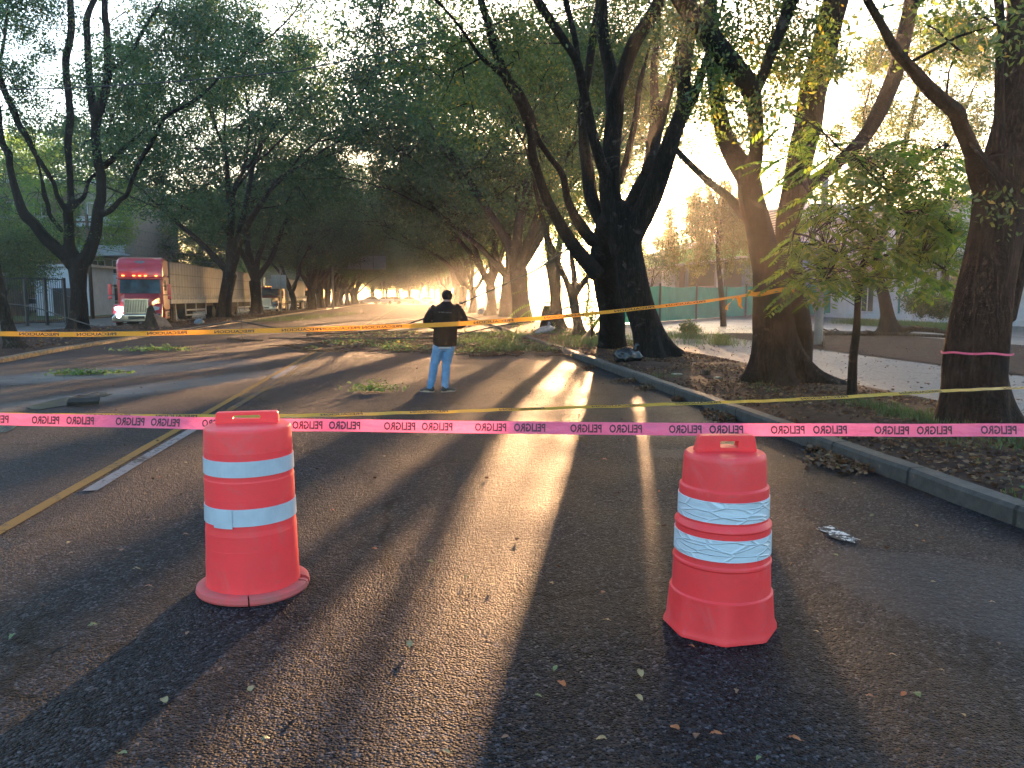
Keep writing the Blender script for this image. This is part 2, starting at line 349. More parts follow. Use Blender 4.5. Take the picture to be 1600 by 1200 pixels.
def fuse(mb, voxel, smooth_it=3, extra=None):
    """union of overlapping closed shapes as one skin"""
    me = mb.mesh('tmp'); fixn(me); o = bpy.data.objects.new('tmp', me); COL.objects.link(o)
    r = o.modifiers.new('r', 'REMESH'); r.mode = 'VOXEL'; r.voxel_size = voxel
    if smooth_it:
        s = o.modifiers.new('s', 'SMOOTH'); s.factor = 0.6; s.iterations = smooth_it
    dg = bpy.context.evaluated_depsgraph_get(); out = bpy.data.meshes.new_from_object(o.evaluated_get(dg))
    bpy.data.objects.remove(o); bpy.data.meshes.remove(me)
    out.polygons.foreach_set('use_smooth', [True] * len(out.polygons))
    if extra and extra.v:
        b = bmesh.new(); b.from_mesh(out); e = extra.mesh('e')
        e.polygons.foreach_set('use_smooth', [True] * len(e.polygons)); b.from_mesh(e); b.to_mesh(out); b.free(); bpy.data.meshes.remove(e)
    return out
def mobj(name, me, mat, parent=None):
    me.name = name
    if not me.materials:
        for x in (mat if isinstance(mat, (list, tuple)) else [mat]): me.materials.append(M[x])
    o = bpy.data.objects.new(name, me); COL.objects.link(o)
    if parent: o.parent = parent
    return o
def tag(o, label=None, cat=None, group=None, kind=None):
    if label: o['label'] = label
    if cat: o['category'] = cat
    if group: o['group'] = group
    if kind: o['kind'] = kind
    return o
def empty(name, loc, label, cat, group=None, rz=0):
    o = bpy.data.objects.new(name, None); COL.objects.link(o); o.location = loc; o.rotation_euler = (0, 0, rz); o.empty_display_size = 0.3
    return tag(o, label, cat, group)
def copy_tree(o, parent=None):
    c = o.copy(); COL.objects.link(c); c.parent = parent
    for ch in list(o.children): copy_tree(ch, c)
    return c

def quads_mesh(name, Q):
    """Q: (N,4,3) array of quads"""
    n = len(Q); me = bpy.data.meshes.new(name)
    me.vertices.add(n * 4); me.vertices.foreach_set('co', Q.reshape(-1).astype(np.float32))
    me.loops.add(n * 4); me.loops.foreach_set('vertex_index', np.arange(n * 4, dtype=np.int32))
    me.polygons.add(n); me.polygons.foreach_set('loop_start', np.arange(0, n * 4, 4, dtype=np.int32))
    me.polygons.foreach_set('loop_total', np.full(n, 4, dtype=np.int32)); me.update(calc_edges=True); return me
def leaf_quads(C, L, rng, wr=0.45, droop=0.3, flat=0.0):
    n = len(C); u = rng.normal(size=(n, 3)); u[:, 2] = u[:, 2] * (1 - flat) - droop; u /= np.linalg.norm(u, axis=1)[:, None]
    a = rng.normal(size=(n, 3)); a[:, 2] *= (1 - flat); w_ = np.cross(u, a)
    if flat > 0: w_[:, 2] *= (1 - flat)
    w_ /= (np.linalg.norm(w_, axis=1)[:, None] + 1e-6)
    l = (L * rng.uniform(0.6, 1.3, size=n))[:, None]
    a_ = u * l; b_ = w_ * l * wr * 0.5
    return np.stack([C - a_ * 0.5, C + b_ - a_ * 0.05, C + a_ * 0.5, C - b_ - a_ * 0.05], axis=1)
def clump_pts(centers, R, per, rng, sub=7, squash=0.7):
    """uneven clumps: each centre holds `sub` small tufts, each tuft a handful of leaves"""
    C = np.array([tuple(c) for c in centers], dtype=float); n = len(C)
    R = np.broadcast_to(np.asarray(R, float), (n,))
    d = rng.normal(size=(n, sub, 3)); d /= np.linalg.norm(d, axis=2)[:, :, None]
    d *= (rng.uniform(0.15, 1.0, size=(n, sub, 1)) ** 0.6); d[:, :, 2] *= squash
    T = C[:, None, :] + d * R[:, None, None]
    k = max(1, int(per / sub)); e = rng.normal(size=(n, sub, k, 3)) * (R[:, None, None, None] * 0.24); e[..., 2] *= 0.75
    return (T[:, :, None, :] + e).reshape(-1, 3)

# ------------------------------------------------------------------ trees
def grow(th, tw, tips, p, d, r, L, rng, lvl, up=0.15, spread=0.55):
    """recursive limb: th thick tubes, tw thin tubes, tips crown points"""
    pts = [p.copy()]; rad = [r]; n = 4; q = p.copy(); dd = d.copy()
    for i in range(n):
        dd = (dd + V((rng.gauss(0, .13), rng.gauss(0, .13), rng.gauss(0, .08) + up * 0.3))).normalized()
        q = q + dd * (L / n); pts.append(q.copy()); rad.append(r * (1 - 0.35 * (i + 1) / n))
        if lvl <= 1 and i >= 1: tips.append((q.copy(), lvl))
    (th if r > 0.045 else tw).tube(pts, rad, seg=8 if r > 0.045 else 5)
    if lvl <= 0: return
    k = 3 if rng.random() < 0.55 else 2; a0 = rng.random() * 6.28
    for j in range(k):
        a = a0 + j * 6.28 / k + rng.gauss(0, .3); s = spread * rng.uniform(0.5, 1.25)
        x = dd.orthogonal().normalized(); y = dd.cross(x)
        nd = (dd * cos(s) + (x * cos(a) + y * sin(a)) * sin(s)); nd.z += up; nd.normalize()
        grow(th, tw, tips, q, nd, rad[-1] * rng.uniform(0.62, 0.8), L * rng.uniform(0.62, 0.85), rng, lvl - 1, up, spread)

def flare(k, amt, z0, ph=0):
    def f(t, th, p):
        z = max(0.0, p.z - z0); e = math.exp(-z / 0.38)
        return 0.95 + amt * e * (0.55 + 0.45 * cos(k * th + ph)) + 0.05 * sin(3 * th + p.z * 1.7 + ph) + 0.045 * sin(5 * th - p.z * 2.3)
    return f
WS = [0.9]
def limb(pl, Y, d0=0.0, d1=0.0, mb=None, wob=0.0, seg=10, fl=None, rng=random, minr=0.0):
    """photo-traced limb: [(px, py, width_px)] at world distance Y (+ a ramp d0..d1)"""
    n = len(pl); P = []; R = []
    for i, (x, y, w_) in enumerate(pl):
        yy = Y + d0 + (d1 - d0) * i / (n - 1)
        p = at(x, y, yy); P.append(p); R.append(max(minr, w_ * WS[0] / 2 * depth(p) / F))
    mb.tube(P, R, seg=seg, sub=4, lobes=fl); return P, R
# ------------------------------------------------------------------ ground, roads, kerbs
def sheet(name, outline, z, mat, kind='structure'):
    b = MB(); b.add([(x, y, z) for x, y in outline], [tuple(range(len(outline)))])
    o = b.build(name, mat); return tag(o, kind=kind)
def gridsheet(name, x0, x1, y0, y1, nx, ny, zf, mat):
    vs = []; fs = []
    for j in range(ny + 1):
        for i in range(nx + 1):
            t = j / ny; y = y0 + (y1 - y0) * t
            a = x0(y) if callable(x0) else x0; c = x1(y) if callable(x1) else x1
            x = a + (c - a) * i / nx; vs.append((x, y, zf(x, y, i / nx)))
    for j in range(ny):
        for i in range(nx):
            k = j * (nx + 1) + i; fs.append((k, k + 1, k + nx + 2, k + nx + 1))
    b = MB(); b.add(vs, fs); o = b.build(name, mat, smooth=True); return tag(o, kind='structure')
def LK(y):   # left kerb line
    pts = [(-20, -9.3), (18, -10.0), (25, -10.6), (35, -11.0), (83, -11.9), (400, -12)]
    for (a, xa), (b, xb) in zip(pts, pts[1:]):
        if y <= b: return xa + (xb - xa) * (y - a) / (b - a)
    return -12
RK = lambda y: 4.16
sheet('ground', [(-390, -60), (390, -60), (390, 560), (-390, 560)], -0.03, 'dry_ground')
ys = [-20, 18, 25, 35, 83, 240]
road = sheet('road', [(LK(y), y) for y in ys] + [(4.2, 240), (4.2, -20)], 0.0, 'asphalt')
# cross street at the far end
sheet('cross_street', [(-80, 190), (80, 190), (80, 204), (-80, 204)], 0.004, 'asphalt_far')

def undul(x, y, t, base=0.12, amp=0.05):
    e = min(1, 6 * t, 6 * (1 - t))
    return base + amp * e * (mnoise.noise(V((x * 0.7, y * 0.5, 3.1))) + 0.5 * mnoise.noise(V((x * 2.1, y * 2.1, 7))) + 0.55)
gridsheet('median_strip', 4.34, 7.45, -6, 240, 18, 900, lambda x, y, t: undul(x, y, t), 'soil')
def LE(y): return -16.8 if y < 40 else (-16.8 + (y - 40) / 7 * 2.0 if y < 47 else -14.8)
gridsheet('left_strip', LE, lambda y: LK(y) - 0.17, 8, 240, 14, 500, lambda x, y, t: undul(x, y, t), 'soil')
def kerb(name, xf, wd, y0, y1, h, mat, step=1.0):
    rings = []; y = y0; r = random.Random(3)
    while y <= y1:
        x = xf(y); j = r.uniform(-.012, .012); hz = h + r.uniform(-.008, .008)
        rings.append([V((x + j, y, -0.05)), V((x + j, y, hz - 0.03)), V((x + j + 0.025 * (1 if wd > 0 else -1), y, hz)), V((x + wd - 0.01, y, hz)), V((x + wd, y, -0.05))]); y += step
    b = MB(); b.loft(rings); o = b.build(name, mat, smooth=False); return tag(o, kind='structure')
kerb('kerb', lambda y: 4.16, 0.19, -6, 24, 0.15, 'kerb_dark_worn', 0.6)
kerb('kerb', lambda y: 4.16, 0.19, 24.0, 240, 0.13, 'kerb_concrete', 4)
kerb('kerb', lambda y: LK(y), -0.18, 8, 240, 0.11, 'kerb_yellow_worn', 1.0)
kerb('kerb', lambda y: 7.44, 0.14, -6, 240, 0.10, 'kerb_concrete', 2.0)
kerb('kerb', lambda y: LE(y) + .02, -0.14, 8, 240, 0.12, 'kerb_concrete', 2.0)
# right service road, wet pale concrete
sheet('service_road', [(7.5, -15), (12.3, -15), (12.3, 240), (7.5, 240)], 0.006, 'pale_concrete')
sheet('forecourt', [(12.3, 27), (24, 27), (24, 120), (12.3, 120)], 0.010, 'asphalt_far')
gridsheet('dirt_verge', 12.3, 20, 2, 33, 20, 60, lambda x, y, t: undul(x, y, t, 0.03, 0.05) if y < 32 else 0.0, 'soil')
sheet('forecourt', [(24.0, 4), (34, 4), (34, 120), (24.0, 120)], 0.014, 'asphalt_far')
sheet('forecourt', [(20.0, 4), (24, 4), (24, 27), (20, 27)], 0.014, 'asphalt_far')
sheet('left_service_road', [(-24.5, 2), (-14.7, 2), (-14.7, 240), (-24.5, 240)], 0.004, 'asphalt_far')
kerb('kerb', lambda y: -24.5, -0.2, 2, 240, 0.14, 'kerb_yellow_worn', 3)
sheet('lawn', [(-60, 2), (-24.7, 2), (-24.7, 240), (-60, 240)], 0.06, 'grass_ground')

# wet patches where the road holds rain
def blob_outline(pts, n=40, amp=0.07, seed=1):
    P = [gp(x, y) for x, y in pts]; c = sum(P, V()) / len(P); out = []; m = len(P)
    for k in range(n):
        t = k / n * m; i = int(t); f = t - i
        p = P[i % m].lerp(P[(i + 1) % m], f)
        s = 1 + amp * mnoise.noise(V((k * 0.7, seed, 0))) * 2; q = c + (p - c) * s; out.append((q.x, q.y))
    return out
for pts, sdn in (([(-40, 660), (30, 655), (38, 662), (10, 676), (-40, 682)], 6), ([(40, 636), (100, 622), (160, 612), (175, 617), (120, 632), (50, 642)], 7)):
    sheet('puddle', blob_outline(pts, 40, 0.09, sdn), 0.008, 'puddle_water')
sheet('road_marking', blob_outline([(1278, 826), (1300, 824), (1325, 838), (1343, 846), (1330, 850), (1300, 843)], 40, 0.3, 10), 0.012, 'spilt_paint')
# painted lines
def stripe(x0, x1, wd, y0, y1, mat, z=0.008):
    b = MB(); n = max(2, int((y1 - y0) / 1.0)); vs = []; r = random.Random(int(y0 * 7))
    for i in range(n + 1):
        t = i / n; x = x0 + (x1 - x0) * t; y = y0 + (y1 - y0) * t; j = r.uniform(-.006, .006)
        vs += [(x - wd / 2 + j, y, z), (x + wd / 2 + j, y, z)]
    b.add(vs, [(2 * i, 2 * i + 1, 2 * i + 3, 2 * i + 2) for i in range(n)]); o = b.build('road_marking', mat); tag(o, kind='structure')
a_, b_ = gp(0, 830), gp(500, 545)
stripe(a_.x + (a_.x - b_.x) / (b_.y - a_.y) * 0.0, b_.x, 0.105, a_.y - 0.01, b_.y, 'paint_yellow')
stripe(a_.x + 0.02, a_.x, 0.105, -3, a_.y - 0.02, 'paint_yellow')
stripe(b_.x, b_.x - 0.1, 0.11, b_.y + 0.01, 190, 'paint_yellow')
c_, d_ = gp(345, 650), gp(515, 549)
stripe(c_.x, d_.x, 0.11, c_.y, 120, 'paint_yellow_faint')
e_, f_ = gp(139, 768), gp(302, 671); stripe(e_.x, f_.x, 0.12, e_.y, f_.y, 'paint_white')
g_, h_ = gp(425, 592), gp(461, 572); stripe(g_.x, h_.x, 0.13, g_.y, h_.y, 'paint_white')
stripe(h_.x, h_.x, 0.13, 26, 29, 'paint_white'); stripe(h_.x, h_.x, 0.13, 38, 41, 'paint_white')

# ------------------------------------------------------------------ trees traced from the photograph
def blobs_on(px_blobs, Y, rng, br=(.35, .65)):
    """[(px, py, r_px, dY, n)] -> crown points with radii"""
    C = []; R = []
    for (x, y, r, dy, n) in px_blobs:
        for _ in range(n):
            a = rng.uniform(0, 6.28); q = r * rng.random() ** 0.5
            yy = Y + dy + rng.gauss(0, 0.9); p = at(x + q * cos(a), y + q * sin(a), max(5, yy)); C.append(p); R.append(rng.uniform(*br))
    return C, R
def nearest(pts, p):
    return min(pts, key=lambda q: (q - p).length_squared)
def traced_tree(name, label, Y, trunk, limbs, blobs, seed, mat='bark_dark', leaf='leaf_dark', lsz=0.10, per=130, voxel=0.045, group=None,
                fl=(5, 1.1), grow_l=(3, 2.2), gr=(0.65, 1.0), extra_tips=None, tip_per=None, upper=None, br=(.35, .65), ws=.9):
    WS[0] = ws
    rng = random.Random(seed); nr = np.random.default_rng(seed)
    base = gp(trunk[0][0], trunk[0][1]); base.z = 0.06
    th, tw = MB(), MB(); allp = []; tips = []
    tr = [(trunk[0][0], trunk[0][1] + 4, trunk[0][2])] + trunk if False else trunk
    f = flare(fl[0], fl[1], 0.05, seed)
    dY = Y if Y else base.y
    P, R = limb(tr, dY, 0, 0, th, seg=26, fl=f)
    th.tube([P[0] - V((0, 0, 0.45)), P[0] + V((0, 0, 0.02))], [R[0] * 1.35, R[0] * 1.3], seg=22, lobes=f)
    allp += P
    for L in limbs:
        pts, d0, d1 = L[0], L[1], L[2]
        P, R = limb(pts, dY, d0, d1, th, seg=12, fl=lambda t, a, p: 1 + 0.06 * sin(3 * a + p.z * 3) + 0.05 * sin(p.z * 5 + a))
        allp += P
        if L[3] if len(L) > 3 else True:
            d = (P[-1] - P[-2]).normalized()
            grow(th, tw, tips, P[-1], (d + V((0, 0, .15))).normalized(), R[-1] * 0.9, grow_l[1] * rng.uniform(.8, 1.2), rng, grow_l[0] if R[-1] > 0.06 else max(1, grow_l[0] - 1))
    C, Rr = blobs_on(blobs, dY, rng, br)
    anchors = allp + [t[0] for t in tips]
    for c in C:
        a = nearest(anchors, c); l = (c - a).length
        if l > 0.2:
            m = a.lerp(c, 0.5) + V((rng.gauss(0, .08), rng.gauss(0, .08), 0.12)) * l
            tw.tube([a, m, c], [0.012 + 0.006 * l, 0.010 + 0.003 * l, 0.006], seg=4)
            anchors.append(m); anchors.append(c)
    root = empty(name, base, label, 'tree', group)
    me = fuse(th, voxel, 4, tw); me.transform(Matrix.Translation(-base)); mobj('trunk', me, mat, root)
    PT = []
    if C: PT.append(clump_pts(C, Rr, per, nr))
    T = [t[0] for t in tips]
    if T: PT.append(clump_pts(T, rng.uniform(*gr), tip_per or per, nr))
    if upper:
        n, sp, zl, zh = upper; U = []
        while len(U) < n:
            a = rng.uniform(0, 6.28); q = sp * rng.random() ** .5; z = rng.uniform(zl, zh); p = base + V((cos(a) * q, sin(a) * q, z))
            if z > 1.6 + .40 * max(1.5, p.y) + 1.2 and mnoise.noise(p * .3) > -.25: U.append(p)
            elif rng.random() < .02: n -= 1
        for c in U[::3]: k = nearest(anchors, c); tw.tube([k, k.lerp(c, .5) + V((0, 0, .3)), c], [.05, .035, .012], seg=4) if False else None
        PT.append(clump_pts(U, rng.uniform(.8, 1.2), 110, nr)) 
    PT = np.concatenate(PT); PT -= np.array(base)[None]
    mobj('crown', quads_mesh('crown', leaf_quads(PT, lsz, nr)), leaf, root)
    return root

def Z8(l): return [(700 + x / 2.6667, y / 2.6667, w_) for x, y, w_ in l]
def Z7(l): return [(1200 + x / 4, y / 4, w_) for x, y, w_ in l]
def Z1(l): return [(x / 4, y / 4, w_) for x, y, w_ in l]
def Z2(l): return [(x / 4, 300 + y / 4, w_) for x, y, w_ in l]

# twin-trunked tree in front of the low sun
traced_tree('avenue_tree', 'multi-stemmed dark tree with two splayed legs hiding the sun, black rubbish bag at its foot', 18.4,
    [(1025, 568, 52), (1015, 535, 52), (1003, 490, 52), (992, 450, 54), (985, 410, 52), (977, 375, 54), (970, 345, 54), (960, 320, 44)],
    [([(957, 548, 56), (957, 520, 47), (955, 480, 46), (948, 445, 48), (943, 410, 46), (948, 375, 48), (956, 345, 46)], 3.6, 0.1, False),
     (Z8([(690, 930, 42), (674, 800, 38), (675, 720, 36), (684, 600, 32), (690, 500, 32), (694, 400, 33), (680, 300, 26), (655, 200, 22), (640, 80, 22), (640, -60, 20)]), 0, 0.5),
     (Z8([(692, 420, 26), (735, 290, 26), (775, 180, 26), (840, 80, 25), (890, -20, 22), (915, -90, 20)]), 0.1, -0.8),
     (Z8([(672, 780, 24), (628, 650, 20), (590, 500, 18), (560, 360, 17), (540, 260, 16), (490, 180, 16), (430, 90, 17), (360, -20, 17)]), 0, -1.5),
     (Z8([(545, 280, 13), (530, 170, 12), (505, 60, 12), (480, -40, 12)]), -.7, -1.0),
     (Z8([(660, 960, 28), (602, 840, 25), (585, 730, 24), (568, 600, 20), (560, 450, 16), (585, 300, 16), (610, 120, 15), (640, -30, 14)]), 0.4, 1.8),
     (Z8([(735, 1060, 44), (728, 980, 44), (790, 830, 38), (838, 720, 30), (858, 600, 26), (862, 430, 17), (858, 280, 14), (872, 150, 11), (880, 0, 9)]), 0, 1.2),
     (Z8([(745, 1060, 44), (775, 960, 42), (850, 810, 40), (898, 680, 35), (945, 550, 30), (978, 440, 26), (985, 320, 24), (1000, 180, 24), (1010, 60, 22), (1020, -60, 20)]), 0, -1.6),
     (Z8([(960, 520, 22), (1015, 420, 18), (1055, 320, 16), (1085, 220, 12), (1120, 100, 9)]), -.6, -2.2),
     (Z8([(830, 720, 24), (870, 560, 20), (905, 440, 16), (940, 320, 15), (965, 200, 14), (980, 60, 12)]), 0.2, 1.6),
     (Z8([(712, 760, 16), (745, 660, 13), (780, 500, 12), (800, 350, 11), (820, 270, 8)]), 0.3, 1.4),
     (Z8([(625, 1150, 30), (545, 1050, 26), (470, 940, 22), (415, 840, 19), (378, 730, 17), (350, 640, 18), (345, 560, 15), (315, 450, 20), (250, 340, 19), (205, 230, 17), (170, 110, 15), (130, -20, 14)]), -0.6, -2.6),
     (Z8([(610, 1010, 24), (545, 930, 20), (500, 840, 15), (478, 730, 13), (420, 650, 12), (370, 570, 12), (350, 480, 12), (290, 370, 12), (210, 300, 12), (140, 240, 10), (90, 170, 9), (40, 100, 8), (-20, 30, 7)]), -0.4, -3.2)],
    [(760, 60, 70, -2, 16), (700, 120, 55, -2, 10), (840, 70, 60, 0, 12), (1000, 60, 60, 1, 8), (1080, 90, 45, -1.5, 6), (880, 160, 40, 2.5, 7), (730, 190, 40, -2, 7), (1120, 160, 36, 2, 5), (960, 30, 50, 2, 8),
     (880, 290, 22, 1.5, 3), (1010, 180, 25, 1, 3)],
    11, leaf='leaf_mid', lsz=0.09, per=230, br=(.5, .95), upper=(90, 8, 9, 17), group='avenue trees along the median')

# big forked tree with the orange tape tied round it
traced_tree('avenue_tree', 'large forked tree with orange tape tied round its trunk and flaring roots', 12.7,
    [(1216, 609, 84), (1214, 585, 74), (1211, 545, 72), (1208, 500, 68), (1205, 455, 60), (1200, 420, 54), (1193, 390, 52), (1184, 350, 46), (1176, 320, 45), (1170, 285, 44)],
    [(Z8([(1250, 740, 44), (1205, 670, 38), (1168, 600, 34), (1140, 520, 29), (1122, 420, 26), (1110, 320, 26), (1100, 200, 28), (1098, 90, 26), (1090, -40, 24)]), 0, 1.5),
     (Z8([(1250, 760, 40), (1280, 660, 26), (1286, 560, 25), (1275, 440, 30), (1250, 350, 36), (1195, 280, 38), (1130, 200, 38), (1070, 120, 36), (1000, 40, 35), (945, -40, 32)]), 0, -1.6),
     (Z8([(1270, 400, 22), (1310, 320, 20), (1345, 230, 20), (1385, 130, 21), (1430, 0, 23), (1450, -70, 22)]), -.5, -1.2),
     ([(1240, 600, 60), (1243, 540, 60), (1240, 480, 52), (1232, 420, 44), (1232, 360, 42), (1240, 300, 44), (1252, 240, 46), (1264, 185, 48), (1276, 120, 47), (1288, 70, 45), (1304, 10, 44), (1320, -50, 40)], 0.5, 1.6),
     ([(1240, 330, 26), (1262, 292, 24), (1290, 270, 22), (1322, 243, 22), (1350, 214, 24), (1376, 172, 28), (1396, 120, 28), (1410, 70, 27), (1424, 5, 26), (1432, -50, 24)], 0.9, 3.0),
     ([(1190, 372, 22), (1165, 338, 19), (1138, 308, 16), (1110, 286, 14), (1082, 260, 13), (1056, 234, 11)], 0.6, 2.8, False)],
    [(1225, 40, 45, 0, 8), (1140, 130, 34, 1, 6), (1160, 30, 50, 1, 8), (1240, 90, 34, 0, 5), (1320, 90, 30, 1.5, 4), (1205, 190, 30, -1, 3), (1150, 200, 26, 1, 4), (1100, 40, 40, -1, 6), (1225, 130, 22, 0, 4)],
    12, leaf='leaf_mid', lsz=0.085, per=260, br=(.4, .75), upper=(70, 6.5, 7.5, 14), voxel=0.035, fl=(5, 1.9), group='avenue trees along the median')

# foreground trunk at the edge of frame
traced_tree('avenue_tree', 'thick dark near trunk with peeling grey patches and a thin pink band around it', 8.3,
    [(1524, 682, 112), (1524, 650, 102), (1524, 600, 99), (1525, 560, 100), (1533, 500, 96), (1540, 450, 92), (1550, 400, 90), (1560, 350, 88), (1566, 300, 90), (1576, 250, 86)],
    [(Z7([(1400, 1180, 60), (1330, 1060, 44), (1285, 960, 30), (1250, 880, 28), (1205, 790, 27), (1180, 710, 29), (1110, 650, 26), (1010, 560, 26), (930, 470, 24), (870, 400, 21), (800, 320, 20), (740, 210, 18), (680, 100, 17), (610, -20, 16), (560, -120, 15)]), 0, -1.5),
     ([(1572, 270, 80), (1580, 210, 68), (1588, 150, 58), (1592, 90, 56), (1598, 30, 54), (1602, -40, 50)], 0, 0.4),
     ([(1560, 240, 22), (1561, 170, 18), (1562, 100, 16), (1564, 50, 16), (1560, 0, 17), (1556, -40, 15)], -.25, -.3),
     ([(1585, 240, 40), (1630, 150, 34), (1680, 60, 30), (1720, -30, 26)], 0, 1.0),
     ([(1575, 500, 26), (1590, 440, 24), (1602, 390, 22), (1625, 320, 20), (1650, 240, 18)], 0.6, 1.2)],
    [(1540, 30, 30, 0, 3), (1500, 60, 30, 0.5, 3), (1440, 20, 26, -1, 2), (1590, 330, 14, -.6, 1)],
    13, leaf='leaf_mid', lsz=0.07, per=150, upper=(60, 6, 6, 12), voxel=0.028, fl=(4, 0.8), group='avenue trees along the median')

# slim tree between the twin trunk and the row
traced_tree('avenue_tree', 'slim pale-brown Y-forked tree just behind the twin-legged tree', 29.0,
    [(907, 531, 20), (903, 505, 13), (899, 485, 12.5), (895, 462, 15)],
    [([(895, 465, 13), (885, 440, 9), (872, 410, 8), (858, 375, 7), (848, 340, 8), (838, 300, 7)], 0, -.6),
     ([(896, 463, 11), (897, 430, 8), (893, 395, 7), (896, 350, 6), (890, 300, 5)], 0, 1),
     ([(897, 463, 10), (912, 440, 8), (930, 418, 7), (940, 395, 6), (952, 360, 5), (950, 310, 5)], 0, .5)],
    [(850, 250, 40, 0, 8), (880, 210, 40, 0, 8), (840, 180, 40, 0, 8), (905, 270, 25, 1, 4), (882, 378, 14, 0, 3), (893, 345, 20, 0, 5), (872, 320, 20, 0, 4), (918, 398, 10, 0, 1)],
    14, leaf='leaf_mid', mat='bark_brown', lsz=0.12, per=180, br=(.5, 1.0), ws=1.15, voxel=0.05, fl=(4, .5), group='avenue trees along the median')

# big spreading tree on the far side of the road
traced_tree('avenue_tree', 'dark spreading tree with five curved limbs standing left of the red truck', 37.8,
    [(122, 519, 42), (122, 505, 36), (123, 485, 33), (123, 455, 30), (123, 430, 34), (123, 405, 42)],
    [(Z2([(450, 450, 30), (400, 400, 24), (330, 330, 24), (285, 290, 23), (240, 235, 22), (205, 190, 21), (165, 155, 22), (130, 95, 18)]) + Z1([(85, 1140, 14), (60, 1040, 13), (55, 960, 15), (20, 910, 13), (0, 820, 13), (-10, 700, 12), (-40, 560, 11)]), 0, -1.5),
     (Z2([(470, 440, 26), (440, 350, 21), (432, 270, 20), (430, 190, 19), (425, 120, 18), (440, 90, 15)]) , 0, -.5, False),
     (Z2([(430, 130, 14), (390, 80, 12), (355, 20, 10)]) + Z1([(340, 1150, 9), (290, 1070, 10), (225, 970, 10), (165, 850, 13), (120, 780, 13), (85, 690, 14), (45, 610, 13), (5, 500, 13), (-30, 400, 12)]), -.5, -2.5),
     (Z2([(440, 110, 12), (490, 60, 11), (530, 20, 9)]) + Z1([(560, 1120, 8), (640, 1060, 8), (710, 1000, 8), (790, 910, 7), (880, 830, 5)]), -.4, 1.5),
     (Z2([(395, 250, 10), (345, 190, 9), (310, 140, 9), (300, 80, 9), (280, 30, 11)]) + Z1([(262, 1120, 7), (235, 1020, 6), (215, 950, 5)]), 0.3, -1.0),
     (Z2([(440, 120, 13), (445, 50, 12)]) + Z1([(440, 1150, 13), (432, 1020, 13), (425, 900, 14), (438, 750, 15), (435, 650, 14), (420, 520, 14), (410, 380, 15), (432, 280, 14), (447, 150, 14), (440, 20, 13), (440, -90, 12)]), -.5, 1.0),
     (Z2([(520, 430, 30), (560, 370, 25), (592, 280, 23), (605, 190, 22), (615, 90, 20), (635, 20, 19)]) + Z1([(630, 1100, 19), (610, 1000, 18), (600, 880, 17), (598, 780, 18), (600, 690, 24)]), 0, .5, False),
     (Z1([(590, 720, 18), (572, 620, 15), (560, 500, 14), (552, 400, 14), (548, 280, 13), (540, 150, 14), (560, 60, 12), (600, -20, 11), (640, -100, 10)]), .4, 1.2),
     (Z1([(620, 700, 20), (655, 580, 16), (675, 460, 16), (672, 330, 15), (668, 200, 14), (655, 80, 13), (655, -60, 12)]), .4, -.4),
     (Z1([(690, 430, 10), (760, 390, 8), (830, 310, 8), (880, 220, 8), (930, 130, 7), (990, 40, 6), (1040, -60, 5)]), .3, -1),
     (Z2([(590, 150, 14), (650, 135, 12), (700, 105, 12), (750, 50, 10), (795, 15, 10)]) + Z1([(830, 1110, 9), (880, 1000, 9), (930, 920, 10), (980, 830, 9), (1010, 760, 9), (1080, 700, 8), (1180, 650, 8), (1290, 570, 7), (1370, 480, 6), (1450, 390, 6), (1560, 310, 5), (1700, 220, 4)]), 0.2, -3),
     (Z1([(640, 1040, 8), (720, 970, 8), (790, 910, 8), (880, 840, 5), (960, 780, 4)]), .5, 2)],
    [(30, 25, 50, 0, 14), (60, 60, 35, 0, 6), (20, 150, 30, 0, 5), (50, 200, 22, 0, 3), (190, 110, 34, 0, 9), (200, 170, 34, -1, 8), (250, 130, 45, -1, 14), (300, 60, 50, -1, 14), (340, 120, 45, -2, 12), (270, 190, 35, -1, 8),
     (230, 20, 40, 0, 8), (380, 90, 40, -3, 8), (430, 130, 40, -3, 8), (470, 90, 30, -3, 5), (130, 140, 18, 0, 2), (180, 225, 20, 0, 4), (240, 250, 20, 0, 4), (107, 350, 8, -.6, 2), (350, 30, 50, -1, 10), (420, 40, 30, -2, 4), (95, 20, 30, 1, 6),
     (35, 100, 25, 0, 3), (70, 175, 16, 0, 2)],
    15, leaf='leaf_dark', lsz=0.14, per=230, br=(.7, 1.2), ws=.8, voxel=0.06, fl=(5, .45), grow_l=(2, 2.6), gr=(.8, 1.1), group='avenue trees on the left strip')

traced_tree('avenue_tree', 'leaning bare trunk cut by the left edge of the photo, orange tape crossing it', 24.0,
    [(24, 546, 34), (18, 530, 26), (10, 500, 20), (2, 465, 18), (-4, 430, 17), (-12, 390, 17)],
    [([(-12, 392, 15), (-22, 340, 12), (-40, 260, 11), (-70, 160, 10), (-90, 60, 9)], 0, -1), ([(-12, 395, 12), (-30, 370, 11), (-70, 320, 10), (-120, 250, 9), (-160, 150, 8)], 0, 1)],
    [(-80, 100, 40, 0, 8), (-30, 30, 40, 0, 8), (-120, 30, 40, 0, 6)],
    16, leaf='leaf_dark', mat='bark_brown', lsz=0.11, per=110, voxel=0.05, fl=(4, .4), grow_l=(2, 2.0), group='avenue trees on the left strip')

